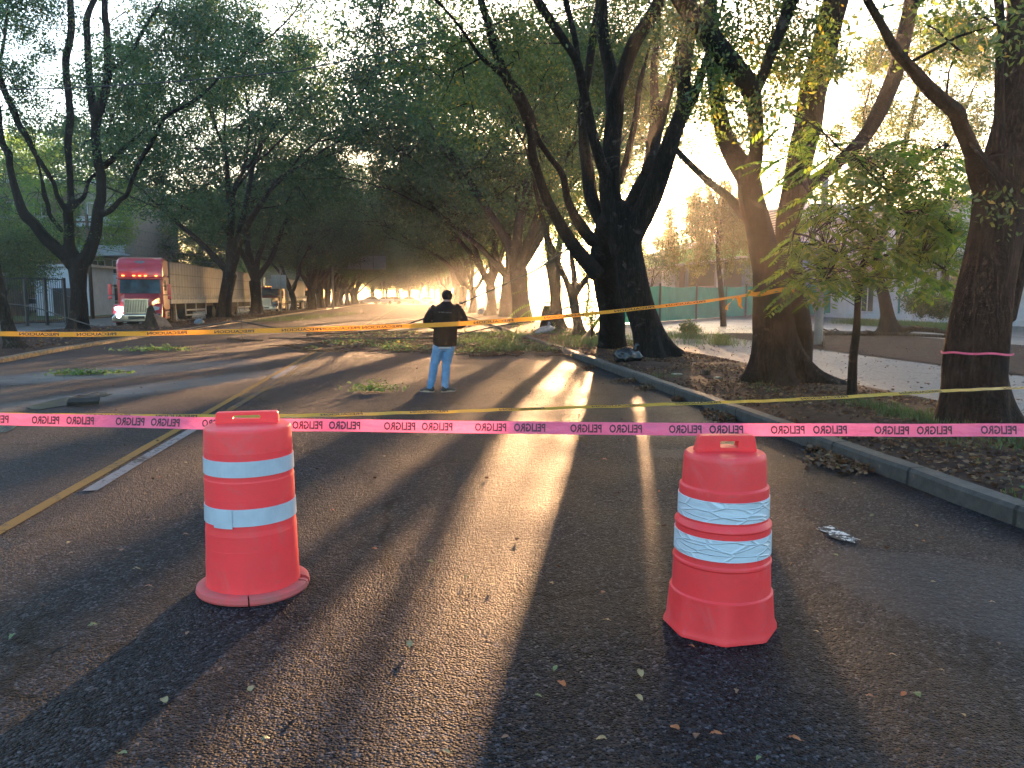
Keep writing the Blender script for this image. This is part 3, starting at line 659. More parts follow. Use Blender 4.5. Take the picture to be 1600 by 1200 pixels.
traced_tree('roadside_tree', 'tree with gnarled root flare standing in front of the white building', 31.5,
    [(1392, 525, 40), (1389, 512, 26), (1386, 490, 22), (1380, 460, 20), (1372, 430, 18), (1370, 400, 19), (1372, 375, 18)],
    [([(1371, 380, 15), (1385, 340, 12), (1400, 290, 11), (1410, 240, 10), (1425, 180, 9), (1440, 120, 8)], 0, 1),
     ([(1372, 378, 12), (1350, 340, 10), (1345, 290, 9), (1355, 240, 8), (1350, 180, 7)], 0, -.8),
     ([(1395, 310, 8), (1430, 270, 7), (1470, 240, 6), (1500, 190, 6), (1520, 140, 5)], .4, 1.4)],
    [(1380, 200, 55, 0, 16), (1450, 180, 60, 1, 20), (1430, 90, 60, 0, 18), (1500, 80, 55, 1, 16), (1520, 200, 50, 0, 14), (1350, 280, 40, 0, 9), (1450, 280, 45, 0, 12), (1560, 130, 40, 1, 8), (1310, 220, 30, -1, 5), (1480, 20, 60, 1, 14), (1500, 300, 35, 0, 7), (1340, 170, 25, 0, 4), (1470, 360, 40, 0, 8), (1420, 330, 35, 0, 7)],
    17, leaf='leaf_mid', mat='bark_dark', lsz=0.13, per=300, br=(.7, 1.3), voxel=0.06, fl=(6, 1.2), grow_l=(1, 1.5))

# feathery drooping tree in front of the green-fenced building
def weeping():
    rng = random.Random(5); nr = np.random.default_rng(5); Y = 41.0
    base = gp(1132, 512); base.z = 0.0; base = at(1132, 470, Y); base.z = 0
    th, tw = MB(), MB(); segs = []
    top = at(1126, 300, Y)
    th.tube([base - V((0, 0, .2)), at(1128, 470, Y), at(1122, 400, Y), at(1124, 340, Y), top], [.2, .16, .13, .1, .06], seg=10, sub=3)
    strands = []
    for k in range(60):
        px = rng.uniform(1045, 1186); t = rng.uniform(0, 1); py = 300 + abs(px - 1120) * 0.55 + rng.uniform(-25, 25); yy = Y + rng.uniform(-2.2, 2.2)
        a = at(1124, rng.uniform(310, 390), Y); b = at((px + 1124) / 2, min(py, 345) - 12, (Y + yy) / 2); c = at(px, py, yy)
        tw.tube([a, b, c], [.045, .03, .015], seg=5, sub=2)
        ln = rng.uniform(35, 105); e = at(px + rng.uniform(-6, 6), py + ln, yy); m = at(px + rng.uniform(-5, 5), py + ln * .5, yy)
        tw.tube([c, m, e], [.012, .009, .005], seg=4); strands += [c.lerp(m, i / 5) for i in range(5)] + [m.lerp(e, i / 5) for i in range(6)]
    root = empty('weeping_tree', base, 'feathery drooping tree hanging in front of the green fascia and green net fence', 'tree')
    me = fuse(th, .06, 2, tw); me.transform(Matrix.Translation(-base)); mobj('trunk', me, 'bark_brown', root)
    PT = clump_pts(strands, .36, 60, nr, 6, 1.0) - np.array(base)[None]
    mobj('crown', quads_mesh('crown', leaf_quads(PT, .15, nr, .34, 1.2)), 'leaf_feather', root)
weeping()

# sapling with pinnate leaves
def pinnate(base, d, L, n, ll, rng, out):
    side = d.cross(V((0, 0, 1))).normalized() if abs(d.z) < .95 else V((1, 0, 0)); p = base.copy(); dd = d.copy(); up = side.cross(dd)
    roll = rng.uniform(-.6, .6); side = (side * cos(roll) + up * sin(roll)).normalized()
    for i in range(n):
        dd = (dd + V((0, 0, -0.055))).normalized(); p = p + dd * (L / n)
        s = 1 - 0.5 * abs(i / n - .45)
        for sg in (-1, 1):
            u = (side * sg * 0.85 + dd * 0.45 + V((0, 0, -0.22 + rng.gauss(0, .06)))).normalized(); w_ = u.cross(V((rng.gauss(0, .25), rng.gauss(0, .25), 1))).normalized()
            l = ll * s; q = p; out.append([q, q + u * l * .5 + w_ * l * .19, q + u * l, q + u * l * .5 - w_ * l * .19])
def sapling():
    rng = random.Random(31); Y = gp(1330, 636).y; base = gp(1330, 636); base.z = .1
    th, tw = MB(), MB(); allp = []
    P, R = limb([(1329, 640, 21), (1331, 610, 17), (1333, 560, 15.5), (1338, 520, 14), (1340, 480, 12), (1343, 440, 14), (1351, 405, 12), (1360, 375, 11), (1378, 350, 11), (1387, 325, 8), (1387, 295, 7), (1380, 270, 6), (1390, 230, 5)], Y, 0, 0, th, seg=12, fl=flare(4, .3, .1)); allp += P
    for pl, d1 in (([(1342, 428, 10), (1330, 412, 9), (1312, 398, 7), (1290, 385, 5), (1265, 370, 4), (1240, 365, 3)], -.8), ([(1380, 345, 8), (1405, 335, 6), (1440, 330, 5), (1470, 345, 4), (1490, 360, 3)], .6),
                   ([(1345, 420, 7), (1370, 405, 6), (1400, 395, 5), (1440, 400, 4), (1475, 420, 3)], -.5), ([(1383, 280, 5), (1350, 255, 5), (1320, 240, 4), (1290, 210, 3.5), (1262, 190, 3), (1240, 180, 2.5)], -1.2),
                   ([(1386, 300, 5), (1420, 270, 4.5), (1450, 240, 3.5), (1480, 225, 3)], .8), ([(1360, 372, 7), (1330, 350, 5), (1300, 330, 4), (1275, 318, 3)], .9), ([(1310, 398, 5), (1300, 420, 4), (1285, 440, 3)], -.8)):
        P, R = limb(pl, Y, 0, d1, tw, seg=6); allp += P
    out = []
    zones = [(1310, 300, 60, 16), (1400, 360, 60, 20), (1460, 320, 50, 16), (1270, 420, 40, 12), (1500, 380, 30, 10), (1360, 400, 50, 14), (1240, 200, 34, 8), (1222, 245, 24, 8), (1285, 330, 34, 14), (1245, 390, 34, 12), (1300, 430, 40, 18), (1265, 450, 30, 8), (1340, 270, 40, 16), (1400, 260, 50, 20), (1460, 270, 45, 18), (1420, 330, 50, 22), (1480, 350, 36, 16), (1450, 400, 45, 20), (1400, 410, 40, 16),
             (1480, 430, 28, 8), (1320, 360, 40, 16), (1235, 440, 22, 7), (1375, 320, 40, 12), (1350, 430, 26, 5), (1290, 300, 30, 8), (1440, 440, 26, 6), (1500, 300, 20, 6)]
    for (x, y, r, n) in zones:
        for _ in range(int(n * 1.5)):
            a = rng.uniform(0, 6.28); q = r * rng.random() ** .5; c = at(x + q * cos(a), y + q * sin(a) - 8, Y + rng.uniform(-1.3, 1.5)); k = nearest(allp, c)
            l = (c - k).length
            if l > .9: c = k.lerp(c, rng.uniform(.5, 1)); 
            tw.tube([k, k.lerp(c, .5) + V((0, 0, .06)), c], [.006, .005, .003], seg=4)
            th_ = rng.uniform(0, 6.28); out_d = V((cos(th_), sin(th_), rng.uniform(-.5, .15))).normalized()
            pinnate(c, out_d, rng.uniform(.36, .62), 10, rng.uniform(.12, .17), rng, out)
    root = empty('sapling', base, 'slender young tree with fern-like compound leaves between the two big median trunks', 'tree')
    me = fuse(th, .02, 2, tw); me.transform(Matrix.Translation(-base)); mobj('trunk', me, 'bark_dark', root)
    Q = np.array([[tuple(v - base) for v in q] for q in out]); mobj('crown', quads_mesh('crown', Q), 'leaf_bright', root)
sapling()

# ------------------------------------------------------------------ avenue trees of the rows behind
def make_generic(seed, H=12.0, spread=8.0, trunk_h=2.4, r0=.34, lsz=.17, nclump=260, per=90, leaf='leaf_dark', mat='bark_brown', stems=5, lowz=4.6):
    rng = random.Random(seed); nr = np.random.default_rng(seed); th, tw = MB(), MB(); tips = []
    fl = flare(5, .5, 0, seed); top = V((rng.gauss(0, .2), rng.gauss(0, .2), trunk_h))
    th.tube([V((0, 0, -.4)), V((0, 0, 0)), V((rng.gauss(0, .08), rng.gauss(0, .08), trunk_h * .5)), top], [r0 * 1.15, r0 * 1.1, r0 * .92, r0 * 1.0], seg=16, sub=3, lobes=fl)
    pts = []
    for k in range(stems):
        a = k * 6.28 / stems + rng.gauss(0, .3); tilt = rng.uniform(.22, .62) if k else .12
        d = V((cos(a) * sin(tilt), sin(a) * sin(tilt), cos(tilt))); L = (H - trunk_h) * rng.uniform(.36, .5); p = top - V((0, 0, .15)); seg = [p.copy()]; rr = [r0 * .55]; dd = d.copy()
        for i in range(6):
            dd = (dd + V((rng.gauss(0, .12), rng.gauss(0, .12), .02)) + V((cos(a), sin(a), 0)) * .02).normalized(); p = p + dd * (L / 6); seg.append(p.copy()); rr.append(r0 * .55 * (1 - .4 * (i + 1) / 6))
        th.tube(seg, rr, seg=9, sub=2); pts += seg
        for j in range(3):
            aa = a + rng.gauss(0, .8); s = rng.uniform(.2, .8); nd = (dd * cos(s) + V((cos(aa), sin(aa), .1)) * sin(s)).normalized()
            grow(th, tw, tips, p if j else seg[-2], nd, rr[-1] * .72, L * rng.uniform(.55, .8), rng, 2, .1, .6)
    C = []; cz = (H + lowz) / 2
    allp = pts + [t[0] for t in tips]
    while len(C) < nclump:
        a = rng.uniform(0, 6.28); z = rng.uniform(-1, 1); q = sqrt(max(0, 1 - z * z)); sc = rng.uniform(.45, 1) ** .6
        p = V((cos(a) * q * spread * sc, sin(a) * q * spread * sc, cz + z * sc * (H - lowz) / 2))
        if mnoise.noise(p * .33 + V((seed, 0, 0))) < -.03: continue
        if p.z < lowz + rng.uniform(0, .8) + .06 * (p.x ** 2 + p.y ** 2) ** .5 * -1: continue
        C.append(p)
    for c in C[::2]:
        k = nearest(allp, c); m = k.lerp(c, .5) + V((rng.gauss(0, .2), rng.gauss(0, .2), .25)); tw.tube([k, m, c], [.05, .035, .012], seg=4); allp.append(m)
    tm = fuse(th, .06, 3, tw); PT = clump_pts(C + [t[0] for t in tips[::3]], nr.uniform(.9, 1.5, size=len(C) + len(tips[::3])), per, nr, 7, .6)
    cm = quads_mesh('crown', leaf_quads(PT, lsz, nr)); cm.materials.append(M[leaf]); tm.materials.append(M[mat]); return tm, cm
GEN = [make_generic(101, 19, 8.8, 2.6, .42, .21, 430, 130, lowz=5.0), make_generic(102, 20.5, 9.2, 2.9, .46, .21, 460, 130, lowz=5.6), make_generic(103, 18, 8.4, 2.4, .38, .21, 400, 130, stems=4, lowz=4.8), make_generic(104, 19.5, 9.0, 3.0, .44, .21, 440, 130, stems=6, lowz=5.4)]
GENL = [make_generic(201, 17, 6.0, 4.0, .3, .24, 200, 110, 'leaf_bright', 'bark_brown', 4, 5), make_generic(202, 9.0, 4.6, 1.8, .22, .2, 170, 110, 'leaf_mid', 'bark_brown', 4, 2.0)]  # first variant: leaf colour lightened to read as sunlit background crowns
def place_tree(src, x, y, rz, s, label, group, name='avenue_tree', z=0.05, sz=None):
    root = empty(name, (x, y, z), label, 'tree', group, rz); root.scale = (s, s, sz or s)
    for nm_, me in (('trunk', src[0]), ('crown', src[1])):
        o = bpy.data.objects.new(nm_, me); COL.objects.link(o); o.parent = root
    return root
rt = random.Random(99)
GR, GL = 'avenue trees along the median', 'avenue trees on the left strip'
# right row: traced bases
for i, (px, py, s, g, lab) in enumerate([
    (817, 508, 1.0, 1, 'wide-trunked median tree beside the palm, orange tape passing in front'), (790, 498, .95, 3, 'median tree just behind the wide trunk, its base in bright glare'),
    (766, 495.5, .9, 0, 'third median tree behind the man, two stems above a straight trunk'), (738, 491, .85, 2, 'narrow median trunk right of the man\'s head'),
    (722, 486.5, .9, 1, 'fork-trunked median tree above the man\'s right shoulder')]):
    p = gp(px, py); place_tree(GEN[g], p.x, p.y, rt.uniform(0, 6.28), s * 1.22, lab, GR, sz=s * 1.08)
y = 101
while y < 185:
    place_tree(GEN[rt.randrange(4)], 6.2 + rt.gauss(0, .3), y, rt.uniform(0, 6.28), rt.uniform(.85, .98), 'one of the median trees fading into the golden haze down the road', GR + ', far part', sz=rt.uniform(.95, 1.05)); y += rt.uniform(10, 12)
# left row
for i, (px, py, s, g, lab) in enumerate([(353, 499, 1.0, 3, 'big dark-crowned tree in front of the grey trailer'), (401, 493, .95, 1, 'second dark tree in front of the trailer, right of the first'),
    (458, 487, .8, 2, 'small-trunked tree beside the grey road sign'), (487, 485, .9, 0, 'tree just right of the second truck')]):
    p = gp(px, py); place_tree(GEN[g], p.x, p.y, rt.uniform(0, 6.28), s * 1.2, lab, GL, sz=s * 1.1)
y = 103
while y < 185:
    place_tree(GEN[rt.randrange(4)], -13.9 + rt.gauss(0, .4), y, rt.uniform(0, 6.28), rt.uniform(1.1, 1.3), 'one of the left-strip trees receding into the haze', GL + ', far part', sz=rt.uniform(.85, 1.02)); y += rt.uniform(7, 9)
# behind the left service road
BGL = [(-40, 78, 1, 1.1, 'rounded green tree behind the black fence'), (-44, 88, 0, 1.1, 'tall yellow-green tree behind the big spreading tree'), (-31, 76, 0, 1.0, 'yellow-lit tree above the trailer roof'), (-38, 108, 0, 1.0, 'tall pale tree beyond the apartment block corner'),
       (-28, 100, 1, 1.3, 'dense green tree above the second truck'), (-30, 116, 0, 1.0, 'green tree far along the left pavement'), (-27, 132, 0, 1.0, 'distant green tree at the left pavement end'), (-56, 92, 0, 1.1, 'tall tree at the far left skyline'), (-58, 108, 0, 1.1, 'pale tree on the left skyline behind the house'), (-36.5, 58, 1, .8, 'low bushy tree above the parked white car'), (-27.5, 56, 1, .75, 'dark slender tree behind the left cab side')]
for (x, y, g, s, lab) in BGL: place_tree(GENL[g], x, y, rt.uniform(0, 6.28), s, lab, 'trees beyond the left service road', 'background_tree')
BGR = [(27.0, 88, 1, 1.1, 'golden backlit tree in the sun glare right of the twin trunk'), (37, 118, 1, 1.0, 'hazy tree beyond the green-roofed building'), (41, 90, 0, .9, 'tree behind the green building roof'), (30, 210, 1, 1.2, 'farthest hazy tree on the right')]
for (x, y, g, s, lab) in BGR: place_tree(GENL[g], x, y, (x * 1.7) % 6.28, s * .8, lab, 'trees beyond the right buildings', 'background_tree', sz=s if y < 89 else None)
for k in range(15):
    x = -72 + k * 8.5 + rt.gauss(0, 1.5); 
    if 8 < x < 60: continue
    place_tree(GENL[rt.randrange(2)], x, 222 + rt.gauss(0, 6), rt.uniform(0, 6.28), rt.uniform(1.2, 1.5), 'one of the hazy trees closing the far end of the avenue', 'trees closing the far end', 'background_tree')

for k in range(13):
    x = -58 + k * 6.2 + rt.gauss(0, 1)
    place_tree(GENL[k % 2], x, 244 + rt.gauss(0, 5), rt.uniform(0, 6.28), rt.uniform(1.3, 1.6), 'one of the hazy trees closing the far end of the avenue', 'trees closing the far end', 'background_tree')
for x, y_, s in ((-9, 212, 1.3), (-2, 216, 1.5), (3.5, 211, 1.3), (-5.5, 228, 1.9), (1, 232, 1.9)):
    place_tree(GENL[1], x, y_, rt.uniform(0, 6.28), s, 'one of the hazy trees closing the far end of the avenue', 'trees closing the far end', 'background_tree')

SL = make_generic(203, 8.2, 1.0, 1.6, .13, .14, 55, 120, 'leaf_mid', 'bark_brown', 3, 1.7)  # narrow tree put in to block the low sun over the road
place_tree(SL, 13.9, 62, .4, 1.0, 'slender hazy young tree added to shade the road, across the service road left of the twin trunk', None, 'background_tree')
# ------------------------------------------------------------------ more materials
pm('jacket_cloth', (0.008, 0.006, 0.006), (0.014, 0.009, 0.008), 0.9, spec=0.15, scale=12, bmp=0.01, bscale=9)
pm('denim', (0.13, 0.25, 0.40), (0.08, 0.17, 0.29), 0.85, scale=9, bmp=0.012, bscale=12)
pm('print_grey', (0.2, 0.2, 0.2), rough=0.8); pm('shirt_white', (0.45, 0.47, 0.5), rough=0.8); pm('skin', (0.33, 0.17, 0.11), rough=0.5); pm('hair_dark', (0.006, 0.005, 0.005), rough=0.7, scale=60, bmp=0.004)
pm('shoe_dark', (0.02, 0.015, 0.012), rough=0.55); pm('shoe_sole', (0.35, 0.27, 0.2), rough=0.7)
pm('truck_red', (0.5, 0.03, 0.045), (0.42, 0.026, 0.04), 0.28, scale=2, coat=0.6)
pm('truck_dark', (0.12, 0.015, 0.015), rough=.4); pm('chrome', (0.6, 0.62, 0.65), rough=0.18, metal=1.0); pm('black_plastic', (0.012, 0.012, 0.013), rough=0.45)
pm('tyre', (0.013, 0.013, 0.013), (0.03, 0.027, 0.023), 0.85, scale=8); pm('steel_grey', (0.22, 0.22, 0.22), (0.14, 0.13, 0.12), 0.5, metal=0.6)
pm('windscreen', (0.02, 0.05, 0.065), (0.008, 0.012, 0.015), rough=0.12, spec=0.35, scale=3)
pm('lamp_lit', (0.9, 0.9, 0.9), emit=(0.9, 0.95, 1.0), estr=2.5); pm('lamp_amber', (0.7, 0.2, 0.02), emit=(1.0, 0.3, 0.05), estr=1.2); pm('lamp_clear', (0.5, 0.5, 0.5), rough=0.15)
pm('chassis', (0.03, 0.028, 0.026), (0.06, 0.045, 0.035), 0.8, scale=5); pm('trailer_white', (0.42, 0.4, 0.37), (0.3, 0.27, 0.23), 0.6, scale=4)
pm('van_white', (0.62, 0.64, 0.67), rough=0.3, coat=0.4); pm('car_grey', (0.22, 0.24, 0.26), rough=0.3, coat=0.4); pm('car_blue', (0.16, 0.2, 0.26), rough=0.3, coat=0.4)
pm('wall_white', (0.56, 0.58, 0.62), (0.47, 0.48, 0.5), 0.85, scale=1.2, bmp=0.003, bscale=30); pm('wall_grey', (0.27, 0.26, 0.27), (0.2, 0.19, 0.2), 0.85, scale=1.0)
pm('wall_brown', (0.2, 0.13, 0.10), (0.15, 0.10, 0.08), 0.9, scale=2); pm('wall_tan', (0.3, 0.25, 0.2), (0.24, 0.2, 0.16), 0.9, scale=2); pm('wall_blue', (0.2, 0.28, 0.42), rough=0.8)
pm('glass_dark', (0.03, 0.035, 0.04), (0.06, 0.06, 0.06), 0.12, scale=1.5, spec=0.7); pm('fascia_green', (0.25, 0.5, 0.12), (0.2, 0.42, 0.1), 0.6, scale=2)
pm('teal_paint', (0.02, 0.19, 0.15), rough=0.5); pm('frame_white', (0.55, 0.56, 0.58), rough=0.5); pm('frame_dark', (0.02, 0.02, 0.022), rough=0.6)
pm('roof_metal', (0.4, 0.4, 0.41), (0.3, 0.3, 0.31), 0.45, scale=3); pm('terracotta', (0.35, 0.08, 0.05), rough=0.8)
pm('bag_black', (0.012, 0.013, 0.015), rough=0.22, scale=9, bmp=0.03, bscale=9); pm('bag_grey', (0.12, 0.16, 0.19), (0.08, 0.1, 0.12), 0.35, scale=9, bmp=0.03, bscale=8)
pm('stone_pale', (0.33, 0.29, 0.22), (0.22, 0.2, 0.16), 0.85, scale=6, bmp=0.01); pm('cable_black', (0.012, 0.011, 0.010), rough=0.6); pm('pole_concrete', (0.26, 0.25, 0.24), (0.2, 0.19, 0.18), 0.85, scale=2)
pm('pole_wood', (0.12, 0.075, 0.05), (0.07, 0.045, 0.03), 0.85, scale=4, stretch=(1, 1, .1)); pm('sign_grey', (0.34, 0.38, 0.4), (0.28, 0.31, 0.33), 0.45, scale=3); pm('brown_card', (0.3, 0.16, 0.10), (0.2, 0.1, 0.07), 0.8, scale=4)
def netm():
    m, t, b, N, L = nm('green_net'); out = N['Material Output']
    v = coords(N, L, (1, 1, 1)); f = noise_n(N, L, v, 1.2, 5); r = ramp(N, [(0.3, (0.015, 0.20, 0.155)), (0.7, (0.03, 0.27, 0.21))]); L.new(f, r.inputs[0]); L.new(r.outputs[0], b.inputs['Base Color']); b.inputs['Roughness'].default_value = .75
    T = N.new('ShaderNodeBsdfTranslucent'); L.new(r.outputs[0], T.inputs[0]); mx = N.new('ShaderNodeMixShader'); mx.inputs[0].default_value = .45
    L.new(b.outputs[0], mx.inputs[1]); L.new(T.outputs[0], mx.inputs[2]); L.new(mx.outputs[0], out.inputs[0])
    n = noise_n(N, L, coords(N, L, (1, 1, .25)), 3, 4); L.new(bump(N, L, n, .08), b.inputs['Normal'])
netm()
def curtain():
    m, t, b, N, L = nm('trailer_curtain')
    v = coords(N, L, (1, 1, 1)); f = noise_n(N, L, v, 1.6, 6); r = ramp(N, [(0.3, (0.24, 0.245, 0.25)), (0.7, (0.17, 0.172, 0.178))]); L.new(f, r.inputs[0])
    sp = N.new('ShaderNodeSeparateXYZ'); L.new(v, sp.inputs[0]); fr = N.new('ShaderNodeMath'); fr.operation = 'PINGPONG'; fr.inputs[1].default_value = .31; L.new(sp.outputs[1], fr.inputs[0])
    r2 = ramp(N, [(0.0, g3(.3)), (0.06, g3(1))]); L.new(fr.outputs[0], r2.inputs[0])
    fz = N.new('ShaderNodeMath'); fz.operation = 'PINGPONG'; fz.inputs[1].default_value = .38; L.new(sp.outputs[2], fz.inputs[0]); r3 = ramp(N, [(0.0, g3(.4)), (0.05, g3(1))]); L.new(fz.outputs[0], r3.inputs[0])
    c = mixc(N, L, 1, r.outputs[0], r2.outputs[0], 'MULTIPLY'); c = mixc(N, L, 1, c, r3.outputs[0], 'MULTIPLY'); L.new(c, b.inputs['Base Color']); b.inputs['Roughness'].default_value = .6
    n = noise_n(N, L, coords(N, L, (1, 1, .12)), 5, 4); L.new(bump(N, L, n, .08), b.inputs['Normal'])
curtain()

# ------------------------------------------------------------------ traffic drums
def band_mesh(r0, r1, z0, z1, arc=6.2832, seg=64, th=.003, wob=0):
    b = MB(); rings = []
    for k in range(seg + 1):
        a = arc * k / seg - pi * .75; c, s = cos(a), sin(a); w_ = wob * sin(a * 7)
        rings.append([V((r0 * c, r0 * s, z0)), V(((r0 + th) * c, (r0 + th) * s, z0 + .001)), V(((r1 + th + w_) * c, (r1 + th + w_) * s, z1 - .001)), V((r1 * c, r1 * s, z1))])
    b.loft(rings, closed=True, cap=True); return b
def handle_mesh(outer, inner, th):
    rings = [[V((x, -th / 2, z)) for x, z in outer], [V((x, th / 2, z)) for x, z in outer], [V((x, th / 2, z)) for x, z in inner], [V((x, -th / 2, z)) for x, z in inner]]
    rings.append(rings[0]); b = MB(); n = len(outer); vs = [p for r in rings[:4] for p in r]; fs = []
    for i in range(4):
        for j in range(n):
            k = (j + 1) % n; i2 = (i + 1) % 4; fs.append((i * n + j, i * n + k, i2 * n + k, i2 * n + j))
    b.add(vs, fs); return b
def rrect(x0, x1, z0, z1, r, tl=0, tr=0):
    out = []
    for cx, cz, a0 in ((x1 - r, z1 - r, 0), (x0 + r, z1 - r, 90), (x0 + r, z0 + r, 180), (x1 - r, z0 + r, 270)):
        for k in range(5):
            a = radians(a0 + k * 22.5); x = cx + r * cos(a); z = cz + r * sin(a)
            f = (z - z0) / (z1 - z0); x += (tl * f if cx < (x0 + x1) / 2 else -tr * f); out.append((x, z))
    return out
# left drum
c = gp(397, 916); dl = empty('traffic_drum', (c.x, c.y, 0.002), 'round-based orange-red drum with cracked base rim and two pale bands, on the left', 'traffic drum', 'traffic drums holding the closure', radians(4))
prof = [(.20, .03), (.252, .034), (.250, .05), (.246, .10), (.2445, .187), (.243, .190), (.2415, .262), (.2428, .265), (.2410, .269), (.2395, .345), (.2408, .348), (.2395, .352), (.2375, .376), (.2368, .380), (.2352, .538), (.2366, .541), (.2352, .545), (.2345, .632), (.2356, .635), (.2340, .639), (.2318, .648), (.2312, .785), (.2325, .788), (.2308, .793), (.2265, .895), (.222, .908), (.20, .918), (.12, .924), (0.001, .926)]
b = MB(); b.lathe(prof, 72); b.build('body', 'drum_plastic', dl, bevel=.0012, bseg=1)
band_mesh(.2385, .2362, .408, .500).build('band', 'reflective_band', dl); band_mesh(.2330, .2318, .668, .752).build('band', 'reflective_band', dl)
# lap end of the lower band
b = MB(); rg = []
for k in range(9):
    a = radians(-112 + k * 3.4 - 20); rg.append([V((.243 * cos(a), .243 * sin(a), .398)), V((.2445 * cos(a), .2445 * sin(a), .399)), V((.2435 * cos(a), .2435 * sin(a), .500)), V((.2420 * cos(a), .2420 * sin(a), .501))])
b.loft(rg); b.build('band', 'reflective_band', dl)
b = MB(); b.b2(-.165, .165, -.028, .028, .915, .93); 
handle_mesh(rrect(-.165, .165, .916, .984, .012, .004, .004), rrect(-.075, .07, .944, .966, .009), .052).build('handle', 'drum_plastic', dl, bevel=.004)
def rim_arc(a0, a1, seg, j0=0.0, j1=0.0):
    rings = []
    for k in range(seg + 1):
        a = radians(a0 + (a1 - a0) * k / seg); pr = [(.235, .0), (.296, .0), (.302, .012), (.298, .034), (.284, .043), (.262, .045), (.235, .047)]
        jj = (j0 if k == 0 else j1 if k == seg else 0)
        rings.append([V((r * cos(a + radians(jj * (r - .26) * 100 / 3)), r * sin(a + radians(jj * (r - .26) * 100 / 3)), z + .004 * sin(a * 2))) for r, z in pr])
    return rings
b = MB(); b.loft(rim_arc(-88, -18, 26, 1, 3)); b.loft(rim_arc(2, 270.6, 90, -4, 1)); b.loft([[p * 1 for p in r] for r in rim_arc(-18, 2, 8)][2:5]); b.build('base_rim', 'drum_rim_dusty', dl, smooth=False, bevel=.003)
# right drum
c = gp(1124, 974); dr = empty('traffic_drum', (c.x, c.y, 0.002), 'stepped red drum with octagonal foot and two wrinkled silver bands, on the right', 'traffic drum', 'traffic drums holding the closure', radians(-6))
def oct_r(a, R): return R * cos(pi / 8) / cos(((a + .2) % (pi / 4)) - pi / 8)
prof = [(.268, .0, 1), (.267, .02, 1), (.256, .045, .9), (.247, .17, .25), (.2455, .185, 0), (.2455, .192, 0), (.236, .197, 0), (.230, .335, 0), (.2345, .34, 0), (.2335, .352, 0), (.2275, .357, 0), (.2265, .372, 0), (.225, .49, 0), (.2245, .515, 0), (.229, .52, 0), (.228, .53, 0), (.214, .548, 0), (.2125, .55, 0), (.211, .66, 0), (.2105, .69, 0), (.2095, .705, 0), (.199, .712, 0), (.193, .835, 0), (.189, .855, 0), (.18, .864, 0), (.08, .868, 0), (.001, .869, 0)]
rings = []
for r, z, q in prof: rings.append([V(((r * (1 - q) + oct_r(a, r) * 1.03 * q) * cos(a), (r * (1 - q) + oct_r(a, r) * 1.03 * q) * sin(a), z)) for a in [2 * pi * k / 72 for k in range(72)]])
b = MB(); b.loft(rings); b.build('body', 'drum_plastic_red', dr, smooth=False, bevel=.002)
band_mesh(.2272, .2258, .385, .488, seg=72).build('band', 'reflective_wrinkled', dr, smooth=False); band_mesh(.2130, .2118, .562, .662, seg=72).build('band', 'reflective_wrinkled', dr)
handle_mesh(rrect(-.148, .148, .862, .944, .012, .02, .014), rrect(-.03, .055, .885, .917, .006), .06).build('handle', 'drum_plastic_red', dr, bevel=.004)

